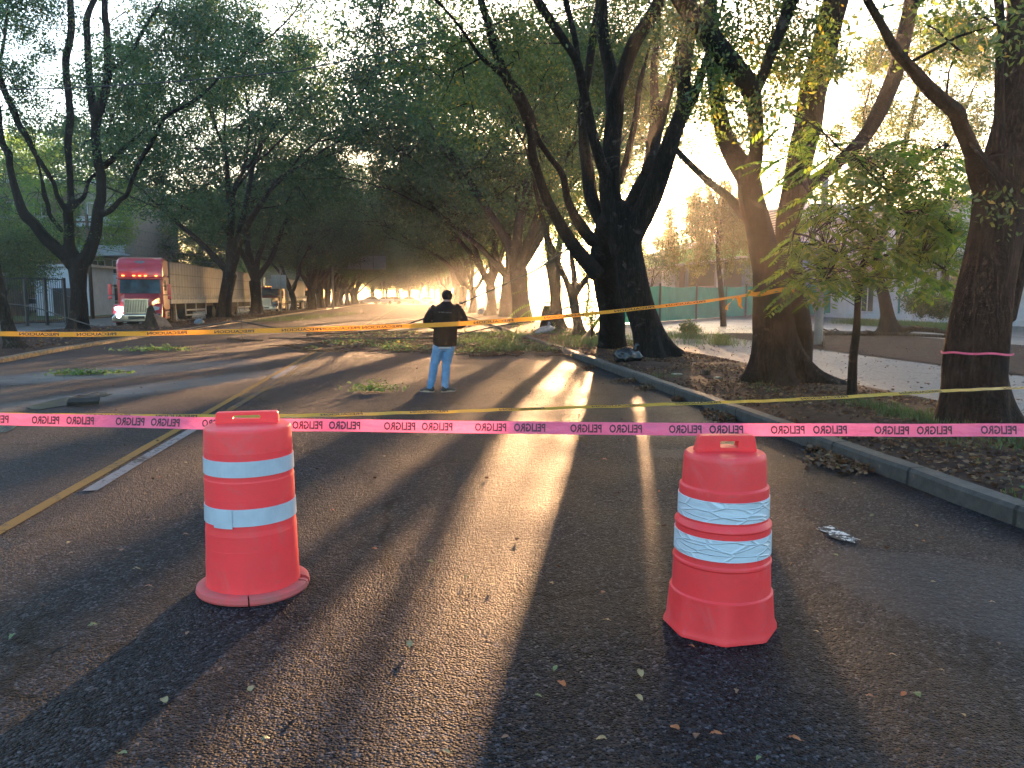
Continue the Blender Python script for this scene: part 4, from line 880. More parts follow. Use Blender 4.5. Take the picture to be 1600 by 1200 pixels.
# ------------------------------------------------------------------ barrier tapes
def text_geo(s, size=1.0, spacing=1.0, bold=0.0):
    cu = bpy.data.curves.new('t', 'FONT'); cu.body = s; cu.size = size; cu.space_character = spacing; cu.offset = bold; cu.resolution_u = 2
    o = bpy.data.objects.new('t', cu); COL.objects.link(o); dg = bpy.context.evaluated_depsgraph_get(); me = bpy.data.meshes.new_from_object(o.evaluated_get(dg))
    vs = [v.co.copy() for v in me.vertices]; fs = [tuple(p.vertices) for p in me.polygons]; bpy.data.objects.remove(o); bpy.data.curves.remove(cu); bpy.data.meshes.remove(me)
    x0 = min(v.x for v in vs); x1 = max(v.x for v in vs); y0 = min(v.y for v in vs); y1 = max(v.y for v in vs)
    return [((v.x - x0) / (x1 - x0), (v.y - y0) / (y1 - y0)) for v in vs], fs, (x1 - x0) / (y1 - y0)
class Tape:
    """a strip following photo points; width and lean of the strip vary along it"""
    def __init__(s, pts, width, n=160):
        # pts: (px, py, Y, lean) lean 0 = upright, 1 = lying flat
        P = [at(x, y, Y) for x, y, Y, l in pts]; L_ = [l for *_, l in pts]; X = [float(p[0]) for p in pts]
        s.p, s.l = catmull(P, L_, 8); s.x = catmull([V((x, 0, 0)) for x in X], L_, 8)[0]; s.x = [v.x for v in s.x]
        s.w = width; s.cum = [0]
        for a, b_ in zip(s.p, s.p[1:]): s.cum.append(s.cum[-1] + (b_ - a).length)
    def frame(s, d):
        d = max(0, min(s.cum[-1] - 1e-6, d)); i = 0; lo, hi = 0, len(s.cum) - 1
        while hi - lo > 1:
            m_ = (lo + hi) // 2
            if s.cum[m_] <= d: lo = m_
            else: hi = m_
        f = (d - s.cum[lo]) / (s.cum[hi] - s.cum[lo]); p = s.p[lo].lerp(s.p[hi], f); l = s.l[lo] * (1 - f) + s.l[hi] * f
        t = (s.p[hi] - s.p[lo]).normalized(); n = V((t.y, -t.x, 0)).normalized()
        if n.y > 0: n = -n
        up = V((0, 0, 1)); a = l * pi / 2; U = (up * cos(a) - n * sin(a)); Nn = (n * cos(a) + up * sin(a)); return p, U, Nn
    def s_at_px(s, px):
        for i in range(len(s.x) - 1):
            if s.x[i] <= px <= s.x[i + 1]: return s.cum[i] + (s.cum[i + 1] - s.cum[i]) * (px - s.x[i]) / (s.x[i + 1] - s.x[i])
        return 0 if px < s.x[0] else s.cum[-1]
    def strip(s, name, mat, parent, base, step=.04, rip=.0015):
        n = int(s.cum[-1] / step); rings = []
        for i in range(n + 1):
            d = s.cum[-1] * i / n; p, U, N_ = s.frame(d); q = rip * sin(d * 9) + rip * sin(d * 23); w_ = s.w / 2
            rings.append([p - U * w_ + N_ * q - base, p + N_ * (-q) - base, p + U * w_ + N_ * q - base])
        b = MB(); b.loft(rings, cap=False, closed=False); return b.build(name, mat, parent, smooth=True)
    def words(s, items, mat, parent, base, rel=.6, name='lettering', mirror=True, off=.003):
        cache = {}; o = None
        for word, d0, d1 in items:
            if word not in cache: cache[word] = text_geo(word, bold=.028)
            vs, fs, ar = cache[word]; out = []
            for u, v in vs:
                d = d1 - (d1 - d0) * u if mirror else d0 + (d1 - d0) * u; p, U, N_ = s.frame(d); out.append(p + U * ((v - .5) * s.w * rel) + N_ * off - base)
            b = MB(); b.add(out, fs); o = b.build(name, mat, parent)
        return o
def Yp(px): return 4.93 - (max(-200, min(1700, px)) - 100) * (4.93 - 3.97) / 1400
pk = [(-900, 628), (-500, 640), (-160, 650), (-60, 653), (0, 654.5), (100, 656.5), (200, 659), (300, 661), (450, 663.5), (640, 666), (800, 668), (1000, 670), (1200, 671.5), (1400, 672), (1600, 672), (1700, 671), (1900, 668), (2500, 650), (3000, 634)]
pk2 = []
for k in range(78):
    x = -880 + k * 49.5; y0 = next(y1 + (y2 - y1) * (x - x1) / (x2 - x1) for (x1, y1), (x2, y2) in zip(pk, pk[1:]) if x <= x2)
    pk2.append((x, y0 + .9 * mnoise.noise(V((x * .008, 0, 0))) + .5 * mnoise.noise(V((x * .03, 5, 0))), Yp(x), .12 + .22 * mnoise.noise(V((x * .006, 2, 0))) + .1 * mnoise.noise(V((x * .02, 9, 0)))))
T1 = Tape(pk2, .074)
base = at(-160, 650, Yp(-160)); base.z = 0
r1 = empty('barrier_tape', base, 'pink tape printed with mirrored PELIGRO stretched across both drums', 'barrier tape')
T1.strip('strip', 'tape_pink', r1, base)
wd = [(-35, 14), (50, 93), (104, 147), (181, 226), (236, 281), (316, 362), (370, 410), (457, 504), (514, 563), (600, 649), (659, 707), (742, 791), (803, 852), (891, 940), (952, 1003), (1045, 1096), (1108, 1161), (1204, 1257), (1270, 1323), (1366, 1420), (1432, 1487), (1532, 1588), (1602, 1655)]
T1.words([('PELIGRO', T1.s_at_px(a), T1.s_at_px(b_)) for a, b_ in wd], 'tape_ink', r1, base, .66)
T2 = Tape([(-700, 640, 5.2, .5), (-400, 644, 5.2, .5), (-120, 646, 5.3, .55), (0, 648.5, 5.35, .55), (150, 650, 5.4, .6), (330, 650.5, 5.5, .68), (460, 649.5, 5.6, .72), (700, 643, 5.8, .76), (900, 636.5, 5.95, .76), (1020, 632.5, 6.05, .74), (1200, 626, 6.2, .72), (1340, 619, 6.3, .66), (1480, 610.5, 6.45, .68), (1600, 605.5, 6.6, .74), (1750, 598, 6.8, .7), (2200, 580, 7.0, .6), (2700, 560, 7.2, .6)], .044)
base = at(-120, 646, 5.3); base.z = 0; r2 = empty('barrier_tape', base, 'thin twisted yellow tape just behind the pink tape, mirrored PRECAUCION in black', 'barrier tape')
T2.strip('strip', 'tape_yellow', r2, base)
T2.words([('PRECAUCION', T2.s_at_px(a), T2.s_at_px(b_)) for a, b_ in [(28, 94), (135, 203), (243, 308), (500, 565), (640, 700), (780, 850), (925, 1000), (1055, 1125), (1252, 1325), (1405, 1470), (1568, 1640)]], 'tape_ink_black', r2, base, .62)
T3 = Tape([(-190, 522, 12.0, .15), (-60, 521.5, 12.1, .15), (0, 521.5, 12.2, .2), (100, 522.5, 12.3, .1), (200, 521.5, 12.3, .12), (300, 519.5, 12.3, .1), (400, 517, 12.3, .12), (520, 513.5, 12.3, .15), (620, 510, 12.3, .3), (700, 506.8, 12.3, .15), (800, 500.5, 12.3, .3), (900, 492.5, 12.4, .42), (1000, 482, 12.4, .5), (1100, 471, 12.5, .6), (1150, 463.5, 12.45, .7), (1192, 457.5, 12.45, .5)], .074)
base = at(-190, 522, 12.0); base.z = 0; r3 = empty('barrier_tape', base, 'sunlit orange tape sagging across the road behind the man\'s back line, tied to the forked tree', 'barrier tape')
r3['label'] = 'sunlit orange tape sagging across the whole road and tied to the forked tree'
T3.strip('strip', 'tape_orange', r3, base, .08)
T3.words([('PRECAUCION', T3.s_at_px(a), T3.s_at_px(a + 62)) for a in (30, 120, 230, 335, 440, 500, 566, 740, 850, 960, 1040)], 'tape_ink_black', r3, base, .62)
# wrap round the trunk and two loose tails
b = MB(); cw = at(1206, 455, 12.73); rg = []
for k in range(33):
    a = 2 * pi * k / 32; rr = .375 + .012 * sin(5 * a); z = .02 * sin(3 * a) - .07 * cos(a) * -1 * .6
    rg.append([cw + V((rr * cos(a), rr * .93 * sin(a), z - .038)) - base, cw + V((rr * 1.02 * cos(a), rr * .95 * sin(a), z + .038)) - base])
b.loft(rg, cap=False, closed=False); b.build('trunk_loop', 'tape_orange', r3, smooth=True)
b = MB()
for (x0, y0, x1, y1, tw_) in ((1147, 464, 1135, 484, .5), (1153, 464, 1160, 482, -.5)):
    p0, p1 = at(x0, y0, 12.44), at(x1, y1, 12.4); rg = []
    for k in range(9):
        t = k / 8; p = p0.lerp(p1, t) + V((.02 * sin(t * 6), .03 * sin(t * 4), 0)); a = tw_ + t * 1.5; d = V((cos(a), sin(a), .2)) * .036; rg.append([p - d - base, p + d - base])
    b.loft(rg, cap=False, closed=False)
b.build('loose_end', 'tape_orange', r3, smooth=True)
# pink band on the near trunk
b = MB(); cw = at(1526, 552, 8.3); rg = []
for k in range(49):
    a = 2 * pi * k / 48; rr = .372 + .008 * sin(4 * a); z = .02 * cos(a + 2.2) + .006 * sin(6 * a)
    rg.append([V((rr * cos(a), rr * sin(a), z - .012)), V((rr * 1.01 * cos(a), rr * 1.01 * sin(a), z + .012))])
b.loft(rg, cap=False, closed=False); o = b.build('ribbon', 'tape_pink', smooth=True); o.location = cw; tag(o, 'narrow pink ribbon tied round the thick near trunk at the right', 'ribbon')

# ------------------------------------------------------------------ the man
def person():
    c = gp(694, 612.5); root = empty('person', (c.x, c.y, 0), 'man seen from behind in a dark jacket and light blue jeans, head bowed', 'person', rz=radians(-3))
    E = lambda x, y, z, rx, ry, n=20: [V((x + rx * cos(2 * pi * k / n) , y + ry * sin(2 * pi * k / n), z)) for k in range(n)]
    hx = .065
    b = MB()   # body under the clothes, head, neck, hands
    b.loft([E(.0, 0, .80, .13, .10), E(.01, 0, .95, .16, .12), E(.02, 0, 1.10, .15, .11), E(.035, 0, 1.3, .19, .12), E(.045, 0, 1.44, .18, .10), E(.05, .01, 1.5, .08, .07)])
    b.tube([(.05, .0, 1.44), (.055, .02, 1.52), (.062, .045, 1.60)], [.068, .062, .062], 14)
    b.loft([E(hx, .035, 1.535, .045, .05), E(hx, .05, 1.56, .066, .078), E(hx, .06, 1.60, .077, .093), E(hx, .062, 1.64, .08, .1), E(hx, .055, 1.68, .074, .092), E(hx, .045, 1.705, .055, .068), E(hx, .04, 1.718, .02, .03)])
    b.tube([(hx, .145, 1.60), (hx, .172, 1.578), (hx, .155, 1.565)], [.010, .014, .010], 8)                  # nose
    for s in (-1, 1):
        b.tube([(hx + s * .078, .05, 1.595), (hx + s * .090, .045, 1.615), (hx + s * .086, .04, 1.64), (hx + s * .078, .045, 1.645)], [.008, .011, .011, .007], 8)   # ears
        sx, ex = (-.19, -.28) if s < 0 else (.27, .345); wx = .055 + s * .085
        b.tube([(sx, 0, 1.43), (ex, .0, 1.19), (wx, .27, 1.12)], [.055, .045, .03], 12)
        b.tube([(wx, .27, 1.12), (wx - s * .02, .33, 1.13), (wx - s * .03, .36, 1.135)], [.03, .036, .03], 10)
        for j, (ln, o) in enumerate([(.065, -.03), (.075, -.01), (.07, .01), (.055, .028)]):
            b.tube([(wx - s * .03 + 0, .36, 1.135 + o * .9), (wx - s * .045, .36 + ln * .55, 1.14 + o), (wx - s * .07, .36 + ln * .6, 1.14 + o), (wx - s * .085, .35, 1.14 + o)], [.0095, .009, .0085, .007], 7)
        b.tube([(wx - s * .01, .31, 1.155), (wx - s * .035, .335, 1.178), (wx - s * .06, .35, 1.182)], [.012, .0105, .008], 7)
        hxx, kx, ax = (-.09, -.165, -.225) if s < 0 else (.10, .035, .02)
        b.tube([(hxx, 0, .90), (kx, .02, .48), (ax, -.01, .08)], [.085, .055, .04], 12)
    me = fuse(b, .008, 2); o = mobj('body', me, 'skin', root)
    b = MB()   # jacket
    b.loft([E(.015, 0, .775, .185, .135), E(.018, 0, .80, .20, .15), E(.02, 0, .92, .205, .155), E(.03, 0, 1.05, .20, .15), E(.035, 0, 1.2, .215, .155), E(.042, -.005, 1.33, .235, .155), E(.046, -.01, 1.42, .225, .14), E(.05, .0, 1.475, .15, .11), E(.053, .005, 1.51, .085, .085), E(.055, .01, 1.535, .078, .08)])
    for s in (-1, 1):
        sx, ex = (-.155, -.28) if s < 0 else (.245, .345); wx = .055 + s * .10
        b.tube([(sx * .75, 0, 1.435), (sx, 0, 1.395), ((sx + ex) / 2 + s * .015, -.005, 1.30), (ex, .01, 1.185), ((wx + ex) / 2, .13, 1.13), (wx, .25, 1.125)], [.085, .079, .073, .070, .063, .05], 16, sub=3)
    me = fuse(b, .012, 4); mobj('jacket', me, 'jacket_cloth', root)
    b = MB(); b.loft([E(.015, 0, .745, .178, .125), E(.015, 0, .80, .182, .13)]); b.build('shirt_hem', 'shirt_white', root, smooth=True)
    b = MB()   # jeans
    b.loft([E(.01, 0, .70, .15, .10), E(.01, -.01, .80, .17, .125), E(.01, 0, .90, .165, .12), E(.01, 0, .96, .15, .11)])
    for s in (-1, 1):
        hxx, kx, ax = (-.075, -.160, -.228) if s < 0 else (.100, .038, .016)
        b.tube([(hxx, -.01, .82), ((hxx + kx) / 2, 0, .63), (kx, .012, .46), ((kx + ax) / 2, -.005, .27), (ax, -.005, .12), (ax, .0, .075)], [.102, .092, .078, .068, .062, .066], 16, sub=3)
    me = fuse(b, .011, 3); mobj('jeans', me, 'denim', root)
    for s, (x, y, a) in ((-1, (-.235, -.01, radians(62))), (1, (.02, -.02, radians(-58)))):
        b = MB(); d = V((-sin(a), cos(a), 0)); 
        def ring(t, w_, h): 
            cc = V((x, y, 0)) + d * t; sd_ = V((d.y, -d.x, 0)); return [cc + sd_ * (w_ * cos(q)) + V((0, 0, .022 + max(0, sin(q)) * h)) for q in [2 * pi * k / 14 for k in range(14)]]
        b.loft([ring(-.075, .03, .05), ring(-.06, .042, .085), ring(-.01, .045, .09), ring(.06, .045, .062), ring(.13, .05, .045), ring(.18, .043, .032), ring(.2, .02, .02)]); b.build('shoe', 'shoe_dark', root, smooth=True)
        b = MB(); out = []
        for q in range(20):
            an = 2 * pi * q / 20; cc = V((x, y, 0)) + d * (.062 + .145 * cos(an)) + V((d.y, -d.x, 0)) * (.05 * sin(an)); out.append((cc.x, cc.y))
        b.prism(out, .002, .03, 'Z'); b.build('sole', 'shoe_sole', root)
    b = MB(); b.loft([E(hx, .03, 1.565, .07, .06), E(hx, .03, 1.60, .083, .078), E(hx, .04, 1.64, .089, .092), E(hx, .048, 1.68, .084, .1), E(hx, .045, 1.71, .066, .08), E(hx, .04, 1.728, .03, .04)])
    me = fuse(b, .007, 1); mobj('hair', me, 'hair_dark', root)
    b = MB(); vs, fs, ar = text_geo('SUPERVISION'); b.add([V((-.075 + .215 * u, -.166 - .004 * 0, 1.352 + .017 * v - .012 * u)) for u, v in vs], fs); b.build('back_print', 'print_grey', root)
person()

# ------------------------------------------------------------------ vehicles
def wheel(parent, x, y, r=.5, wd=.28, dual=False):
    b = MB(); w2 = wd / 2
    b.lathe([(r * .6, -w2), (r * .94, -w2), (r, -w2 * .8), (r, w2 * .8), (r * .94, w2), (r * .6, w2)], 28, c=(0, 0, 0), axis='X'); o = b.build('wheel', 'tyre', parent, smooth=False); o.location = (x, y, r)
    b = MB(); s = 1 if x > 0 else -1
    b.lathe([(.001, s * w2 * .2), (r * .2, s * w2 * .55), (r * .22, s * w2 * .3), (r * .5, s * w2 * .1), (r * .6, s * w2 * .9), (r * .62, s * w2 * .2)], 24, axis='X'); q = b.build('rim', 'steel_grey', o)
    return o
def ring4(x0, x1, y, z0, z1, r=.12): return [V((px, y, pz)) for px, pz in [(x1 - r, z1), (x0 + r, z1), (x0, z1 - r), (x0, z0 + r * .5), (x0 + r * .5, z0), (x1 - r * .5, z0), (x1, z0 + r * .5), (x1, z1 - r)]]
def tractor(x, y, paint, label, lit=True, fairing=True, rz=0.0):
    T = empty('semi_truck', (x, y, 0.004), label, 'truck', 'trucks on the left service road', rz)
    b = MB()   # sleeper + cab
    b.loft([ring4(-1.18, 1.18, 2.25, 1.0, 2.62, .1), ring4(-1.22, 1.22, 2.9, .85, 2.86, .12), ring4(-1.24, 1.24, 5.3, .85, 2.9, .12)]); b.build('cab', paint, T, bevel=.03)
    b = MB()   # hood with shoulders
    b.loft([ring4(-.62, .62, .12, .8, 1.5, .16), ring4(-.8, .8, .35, .8, 1.58, .18), ring4(-.92, .92, 1.4, .85, 1.74, .2), ring4(-1.05, 1.05, 2.3, .85, 1.86, .2)]); b.build('hood', paint, T, bevel=.03)
    for s in (-1, 1):
        b = MB(); rg = []
        for k in range(11):
            a = radians(-10 + 20 * k); cy_, cz_ = 1.25 - .78 * cos(a), .52 + .78 * sin(a); rg.append([V((s * .68, cy_, cz_)), V((s * 1.22, cy_, cz_ - .06)), V((s * 1.24, cy_ + .05 * cos(a), cz_ - .16)), V((s * .68, cy_ + .1 * cos(a), cz_ - .12))])
        b.loft(rg); b.build('fender', paint, T, bevel=.02)
        b = MB(); b.loft([[V((s * (.66 + .42 * u), .22 + .12 * u * u, .84 + .24 * v + .07 * u)) for u, v in ((0, 0), (1, .1), (1.1, .6), (.6, 1), (0, .85))], [V((s * (.66 + .42 * u), .5, .84 + .24 * v + .07 * u)) for u, v in ((0, 0), (1, .1), (1.1, .6), (.6, 1), (0, .85))]]); b.build('headlight', 'lamp_lit' if lit and s < 0 else 'lamp_clear', T)
        b = MB(); b.lathe([(.001, -.03), (.11, -.02), (.11, .05)], 16); o = b.build('fog_lamp', 'lamp_lit' if lit and s < 0 else 'lamp_clear', T); o.location = (s * .86, -.07, .62); o.rotation_euler = (radians(90), 0, 0)
        b = MB(); b.box((s * 1.52, 1.95, 2.05), (.2, .16, .62)); b.box((s * 1.52, 1.95, 1.6), (.18, .14, .2)); mr = b.build('mirror', paint if s > 0 else 'lamp_amber' if False else paint, T, bevel=.04)
        b = MB(); b.box((s * 1.33, 2.0, 2.25), (.3, .04, .04)); b.box((s * 1.33, 2.0, 1.75), (.3, .04, .04)); b.build('bracket', 'black_plastic', mr)
        b = MB(); b.b2(s * 1.245 - .01, s * 1.245 + .01, 2.75, 3.5, 2.0, 2.6); b.build('side_window', 'windscreen', T)
        b = MB(); b.b2(s * 1.1 - .12, s * 1.1 + .12, 2.5, 5.2, .35, .82); b.build('side_skirt', paint, T, bevel=.03)
    b = MB(); b.loft([ring4(-1.2, 1.2, -.1, .3, .68, .14), ring4(-1.22, 1.22, .3, .28, .76, .1)]); b.build('bumper', 'chrome', T, bevel=.03)
    b = MB(); b.b2(-.4, .4, -.13, -.1, .42, .6); b.build('intake', 'black_plastic', T)
    b = MB(); gx = .56
    for zc, hh in ((1.5, .06), (.76, .06)): b.b2(-gx, gx, .0, .13, zc - hh / 2, zc + hh / 2)
    for s in (-1, 1): b.b2(s * gx - .04, s * gx + .04, .0, .13, .73, 1.53)
    for k in range(13): xx = -gx + .08 + k * (2 * gx - .16) / 12; b.b2(xx - .02, xx + .02, .02, .12, .79, 1.47)
    gr = b.build('grille', 'chrome', T); b = MB(); b.b2(-gx + .04, gx - .04, .085, .125, .78, 1.48); b.build('grille_backing', 'black_plastic', gr)
    b = MB(); b.loft([[V((-1.06, 2.08, 1.84)), V((1.06, 2.08, 1.84)), V((1.02, 2.2, 2.6)), V((-1.02, 2.2, 2.6))], [V((-1.06, 2.3, 1.84)), V((1.06, 2.3, 1.84)), V((1.02, 2.4, 2.6)), V((-1.02, 2.4, 2.6))]]); b.build('windscreen', 'windscreen', T)
    b = MB(); b.b2(-1.2, 1.2, 2.12, 2.45, 2.64, 2.72); b.build('sun_visor', paint, T, bevel=.02)
    b = MB()
    for k in (-1, -.35, 0, .35, 1): b.box((k * .85, 2.16, 2.83), (.12, .08, .05))
    b.build('marker_lamps', 'lamp_amber', T)
    if fairing:
        b = MB(); b.loft([ring4(-1.16, 1.16, 2.28, 2.74, 3.1, .05), ring4(-1.2, 1.2, 2.42, 2.76, 3.55, .1), ring4(-1.2, 1.2, 2.75, 2.86, 3.82, .12), ring4(-1.22, 1.22, 3.5, 2.86, 3.91, .12), ring4(-1.22, 1.22, 5.3, 2.86, 3.92, .14)]); b.build('roof_fairing', paint, T, bevel=.03)
        b = MB(); b.add([V((-.3, 2.43, 3.6)), V((0, 2.4, 3.5)), V((.3, 2.43, 3.6)), V((.2, 2.5, 3.68)), V((-.2, 2.5, 3.68))], [(0, 1, 2, 3, 4)]); b.build('fairing_badge', 'steel_grey', T)
    else:
        for s in (-1, 1): b = MB(); b.tube([(s * 1.1, 5.5, 1.0), (s * 1.1, 5.5, 3.9)], .09, 10); b.build('exhaust_stack', 'chrome', T)
    b = MB(); b.b2(-.45, .45, .4, 7.6, .55, .8); b.build('chassis_rail', 'chassis', T)
    for s in (-1, 1):
        wheel(T, s * 1.02, 1.25)
        for yy in (5.9, 7.15): wheel(T, s * 1.0, yy, .5, .5)
        b = MB(); b.tube([(s * .95, 3.6, .62), (s * .95, 4.9, .62)], .3, 18); b.build('fuel_tank', 'chrome', T)
    return T
def trailer(x, y, length, label, body='trailer_curtain', h0=1.32, h1=3.78, rz=0.0):
    T = empty('box_trailer', (x, y, 0.004), label, 'trailer', 'trailers behind the trucks', rz)
    b = MB(); b.b2(-1.26, 1.26, 0, length, h0 + .12, h1 - .05); b.build('curtain_body', body, T, bevel=.02)
    b = MB(); b.b2(-1.29, 1.29, -.03, length + .03, h1 - .05, h1 + .03); b.build('roof', 'trailer_curtain' if body == 'trailer_curtain' else 'trailer_white', T, bevel=.015)
    b = MB(); b.b2(-1.28, 1.28, -.02, length + .02, h0 - .1, h0 + .12); b.build('floor_rail', 'trailer_white', T)
    r_ = random.Random(int(y))
    for s in (-1, 1):
        out = [(.02, h0 + .1)]; yy = .1; top = []
        while yy < length - .2: hh = r_.uniform(.2, .42); top += [(yy, h0 + .16), (yy + .02, h0 + .14 + hh), (yy + .09, h0 + .14 + hh), (yy + .11, h0 + .16)]; yy += .31
        out = [(.02, h0 + .125), (length - .02, h0 + .125)] + top[::-1]
        b = MB(); b.prism(out, s * 1.263, s * 1.285, 'X'); b.build('fringe', 'trailer_white', T)
    b = MB(); b.b2(-.5, .5, .2, length - .2, .8, h0 - .1); b.build('chassis_rail', 'chassis', T)
    for s in (-1, 1):
        b = MB(); y0, y1 = length * .24, length * .62
        for zz in (.45, .78): b.b2(s * 1.2 - .02, s * 1.2 + .02, y0, y1, zz - .05, zz + .05)
        for yy in (y0 + .05, (y0 + y1) / 2, y1 - .05): b.b2(s * 1.2 - .03, s * 1.2 + .03, yy - .04, yy + .04, .45, h0 - .1)
        b.build('side_guard', 'trailer_white', T)
        for yy in (length - 3.1, length - 1.85): wheel(T, s * 1.0, yy, .5, .5)
        b = MB(); b.b2(s * .8 - .06, s * .8 + .06, 2.2, 2.35, .15, h0 - .1); b.b2(s * .8 - .12, s * .8 + .12, 2.15, 2.4, .1, .15); b.build('landing_leg', 'steel_grey', T)
    return T
pc = gp(215, 505); TX = -16.3
def tilt(o, a): o.rotation_euler.z = a
tractor(TX + 1.25, 44.0, 'truck_red', 'red conventional truck with high roof fairing, chrome grille and lit headlights', rz=radians(12))
trailer(TX, 50.0, 13.2, 'long grey-brown curtain-sided trailer coupled behind the bright red truck')
trailer(TX, 65.0, 13.4, 'second grey-brown trailer of the red truck, seen between two tree trunks')
tractor(-16.4, 87.5, 'truck_dark', 'dark red flat-faced truck with amber roof lamps behind the small road sign', lit=False, fairing=False)
trailer(-16.4, 95, 14, 'dusty pale trailer of the farther truck behind the road sign', 'trailer_white')
tractor(-16.6, 113, 'trailer_white', 'distant pale truck between trunks beyond the road sign', lit=True, fairing=True)
trailer(-16.6, 119.6, 13, 'most distant trailer, nearly lost in the haze', 'trailer_white')
def car(x, y, rz, paint, label, group, s=1.0):
    C = empty('parked_car', (x, y, 0.006), label, 'car', group, rz); C.scale = (s, s, s)
    prof = [(-2.15, .35), (-2.2, .62), (-2.1, .86), (-1.7, .95), (1.0, 1.0), (1.95, .84), (2.15, .62), (2.18, .35), (1.75, .28), (-1.8, .28)]
    b = MB(); rg = [[V((xx, yy * k, .28 + (zz - .28) * kz)) for yy, zz in prof] for xx, k, kz in ((-.88, .97, .92), (-.8, 1, 1), (.8, 1, 1), (.88, .97, .92))]; b.loft(rg); b.build('body', paint, C, bevel=.04)
    cp = [(-1.75, .93), (-1.35, 1.4), (-.6, 1.5), (.1, 1.47), (.95, .98)]
    b = MB(); b.loft([[V((xx * (1 - .14 * (zz - .9) / .6), yy, zz)) for yy, zz in cp] for xx in (-.78, .78)]); g = b.build('cabin_glass', 'glass_dark', C, bevel=.03)
    b = MB(); b.loft([[V((xx, yy, zz)) for yy, zz in [(-1.38, 1.38), (-.6, 1.485), (.1, 1.455), (.18, 1.42), (.1, 1.5), (-.6, 1.54), (-1.4, 1.43)]] for xx in (-.68, .68)])
    for xx in (-.76, .76):
        for yy in (-.45,): b.box((xx * .96, yy, 1.2), (.05, .09, .52))
    b.build('roof', paint, C, bevel=.01)
    for sx in (-1, 1):
        for yy in (-1.35, 1.35):
            b = MB(); b.lathe([(.19, -.1), (.3, -.1), (.32, -.07), (.32, .07), (.3, .1), (.19, .1)], 20, axis='X'); o = b.build('wheel', 'tyre', C); o.location = (sx * .78, yy, .32)
            b = MB(); b.lathe([(.001, sx * .08), (.2, sx * .07), (.2, -sx * .02)], 14, axis='X'); b.build('rim', 'steel_grey', o)
        b = MB(); b.box((sx * .62, -2.15, .72), (.34, .08, .13)); b.build('headlight', 'lamp_clear', C, bevel=.02)
        b = MB(); b.box((sx * .66, 2.13, .72), (.3, .08, .14)); b.build('tail_light', 'terracotta', C, bevel=.02)
    return C
p = gp(42, 489); car(p.x, p.y, radians(95), 'van_white', 'white car parked beyond the black fence at the left edge', 'parked cars')
for i, (px, py, pt, rz, lab) in enumerate([(577, 473.5, 'car_blue', 85, 'leftmost distant car where the avenue ends'), (598, 474, 'van_white', 95, 'white distant car second from left at the avenue end'), (612, 474, 'car_grey', 80, 'grey distant car at the middle of the avenue end'),
                                          (635, 474.5, 'car_grey', 90, 'grey car right of the middle at the avenue end'), (664, 474, 'van_white', 88, 'widest white car at the right of the avenue end, by the man')]):
    p = gp(px, py); car(p.x * 192 / p.y, 192 + (i % 3), radians(rz), pt, lab, 'distant cars across the end of the avenue', 1.25)
car(9.6, 74, 0, 'van_white', 'white car in the glare on the service road behind the wide trunk', 'parked cars')
car(10.6, 92, 0, 'car_grey', 'grey car in the glare farther up the right service road', 'parked cars')
# ------------------------------------------------------------------ buildings
def window(parent, X, y0, y1, z0, z1, side=-1, fr='frame_white', mull=1, axis='X', glass='glass_dark'):
    """window on a wall plane x=X (side -1 faces -x)"""
    def bx(b, ya, yb, za, zb, d0, d1):
        if axis == 'X': b.b2(min(X + side * d0, X + side * d1), max(X + side * d0, X + side * d1), ya, yb, za, zb)
        else: b.b2(ya, yb, min(X + side * d0, X + side * d1), max(X + side * d0, X + side * d1), za, zb)
    f = MB(); t = .09
    bx(f, y0, y1, z1 - t, z1, .003, .09); bx(f, y0, y1, z0, z0 + t, .003, .09); bx(f, y0, y0 + t, z0 + t, z1 - t, .003, .085); bx(f, y1 - t, y1, z0 + t, z1 - t, .003, .085)
    for k in range(mull): c = y0 + (y1 - y0) * (k + 1) / (mull + 1); bx(f, c - t / 2, c + t / 2, z0 + t, z1 - t, .003, .08)
    w_ = f.build('window', fr, parent); g = MB(); bx(g, y0 + t, y1 - t, z0 + t, z1 - t, .006, .03); g.build('pane', glass, w_); return w_
# white two-storey building on the right
B = empty('white_building', (38, 52, 0), 'white two-storey building with teal door panels behind the root-flared tree', 'building')
def wx(px, py, X=33.6): p = atx(px, py, X); return p.y, p.z
off = V((38, 52, 0))
def LB(b, name, mat, parent, bevel=0): return b.build(name, mat, parent, off=off, bevel=bevel)
b = MB(); b.b2(33.6, 43, 34, 66, -.1, 3.95); LB(b, 'ground_floor_wall', 'wall_white', B)
b = MB(); b.b2(32.6, 43.2, 33.8, 66.2, 3.95, 4.35); LB(b, 'canopy_slab', 'wall_grey', B)
b = MB(); b.b2(34.6, 43, 34.4, 65.6, 4.35, 7.6); LB(b, 'upper_floor_wall', 'wall_white', B)
b = MB(); b.b2(34.2, 43.4, 34.1, 65.9, 7.6, 7.95); LB(b, 'roof_slab', 'wall_grey', B)
b = MB(); b.b2(33.2, 33.6, 34, 66, -.1, .35); LB(b, 'plinth', 'wall_white', B)
def bwin(X, px0, px1, z0, z1, mull=1, glass='glass_dark', fr='frame_white'):
    ya, yb = atx(px1, 450, X).y, atx(px0, 450, X).y
    w_ = window(B, X, ya, yb, z0, z1, -1, fr, mull, 'X', glass)
    for o in (w_, w_.children[0]): o.data.transform(Matrix.Translation(-off))
bwin(33.6, 1347, 1368, .5, 3.5, 1); bwin(33.6, 1281, 1310, 1.75, 3.2, 2); bwin(33.6, 1316, 1329, 1.75, 3.2, 0, 'teal_paint'); bwin(33.6, 1404, 1411, .4, 3.2, 0, 'teal_paint'); bwin(33.6, 1413, 1427, 1.7, 3.2, 1, 'teal_paint')
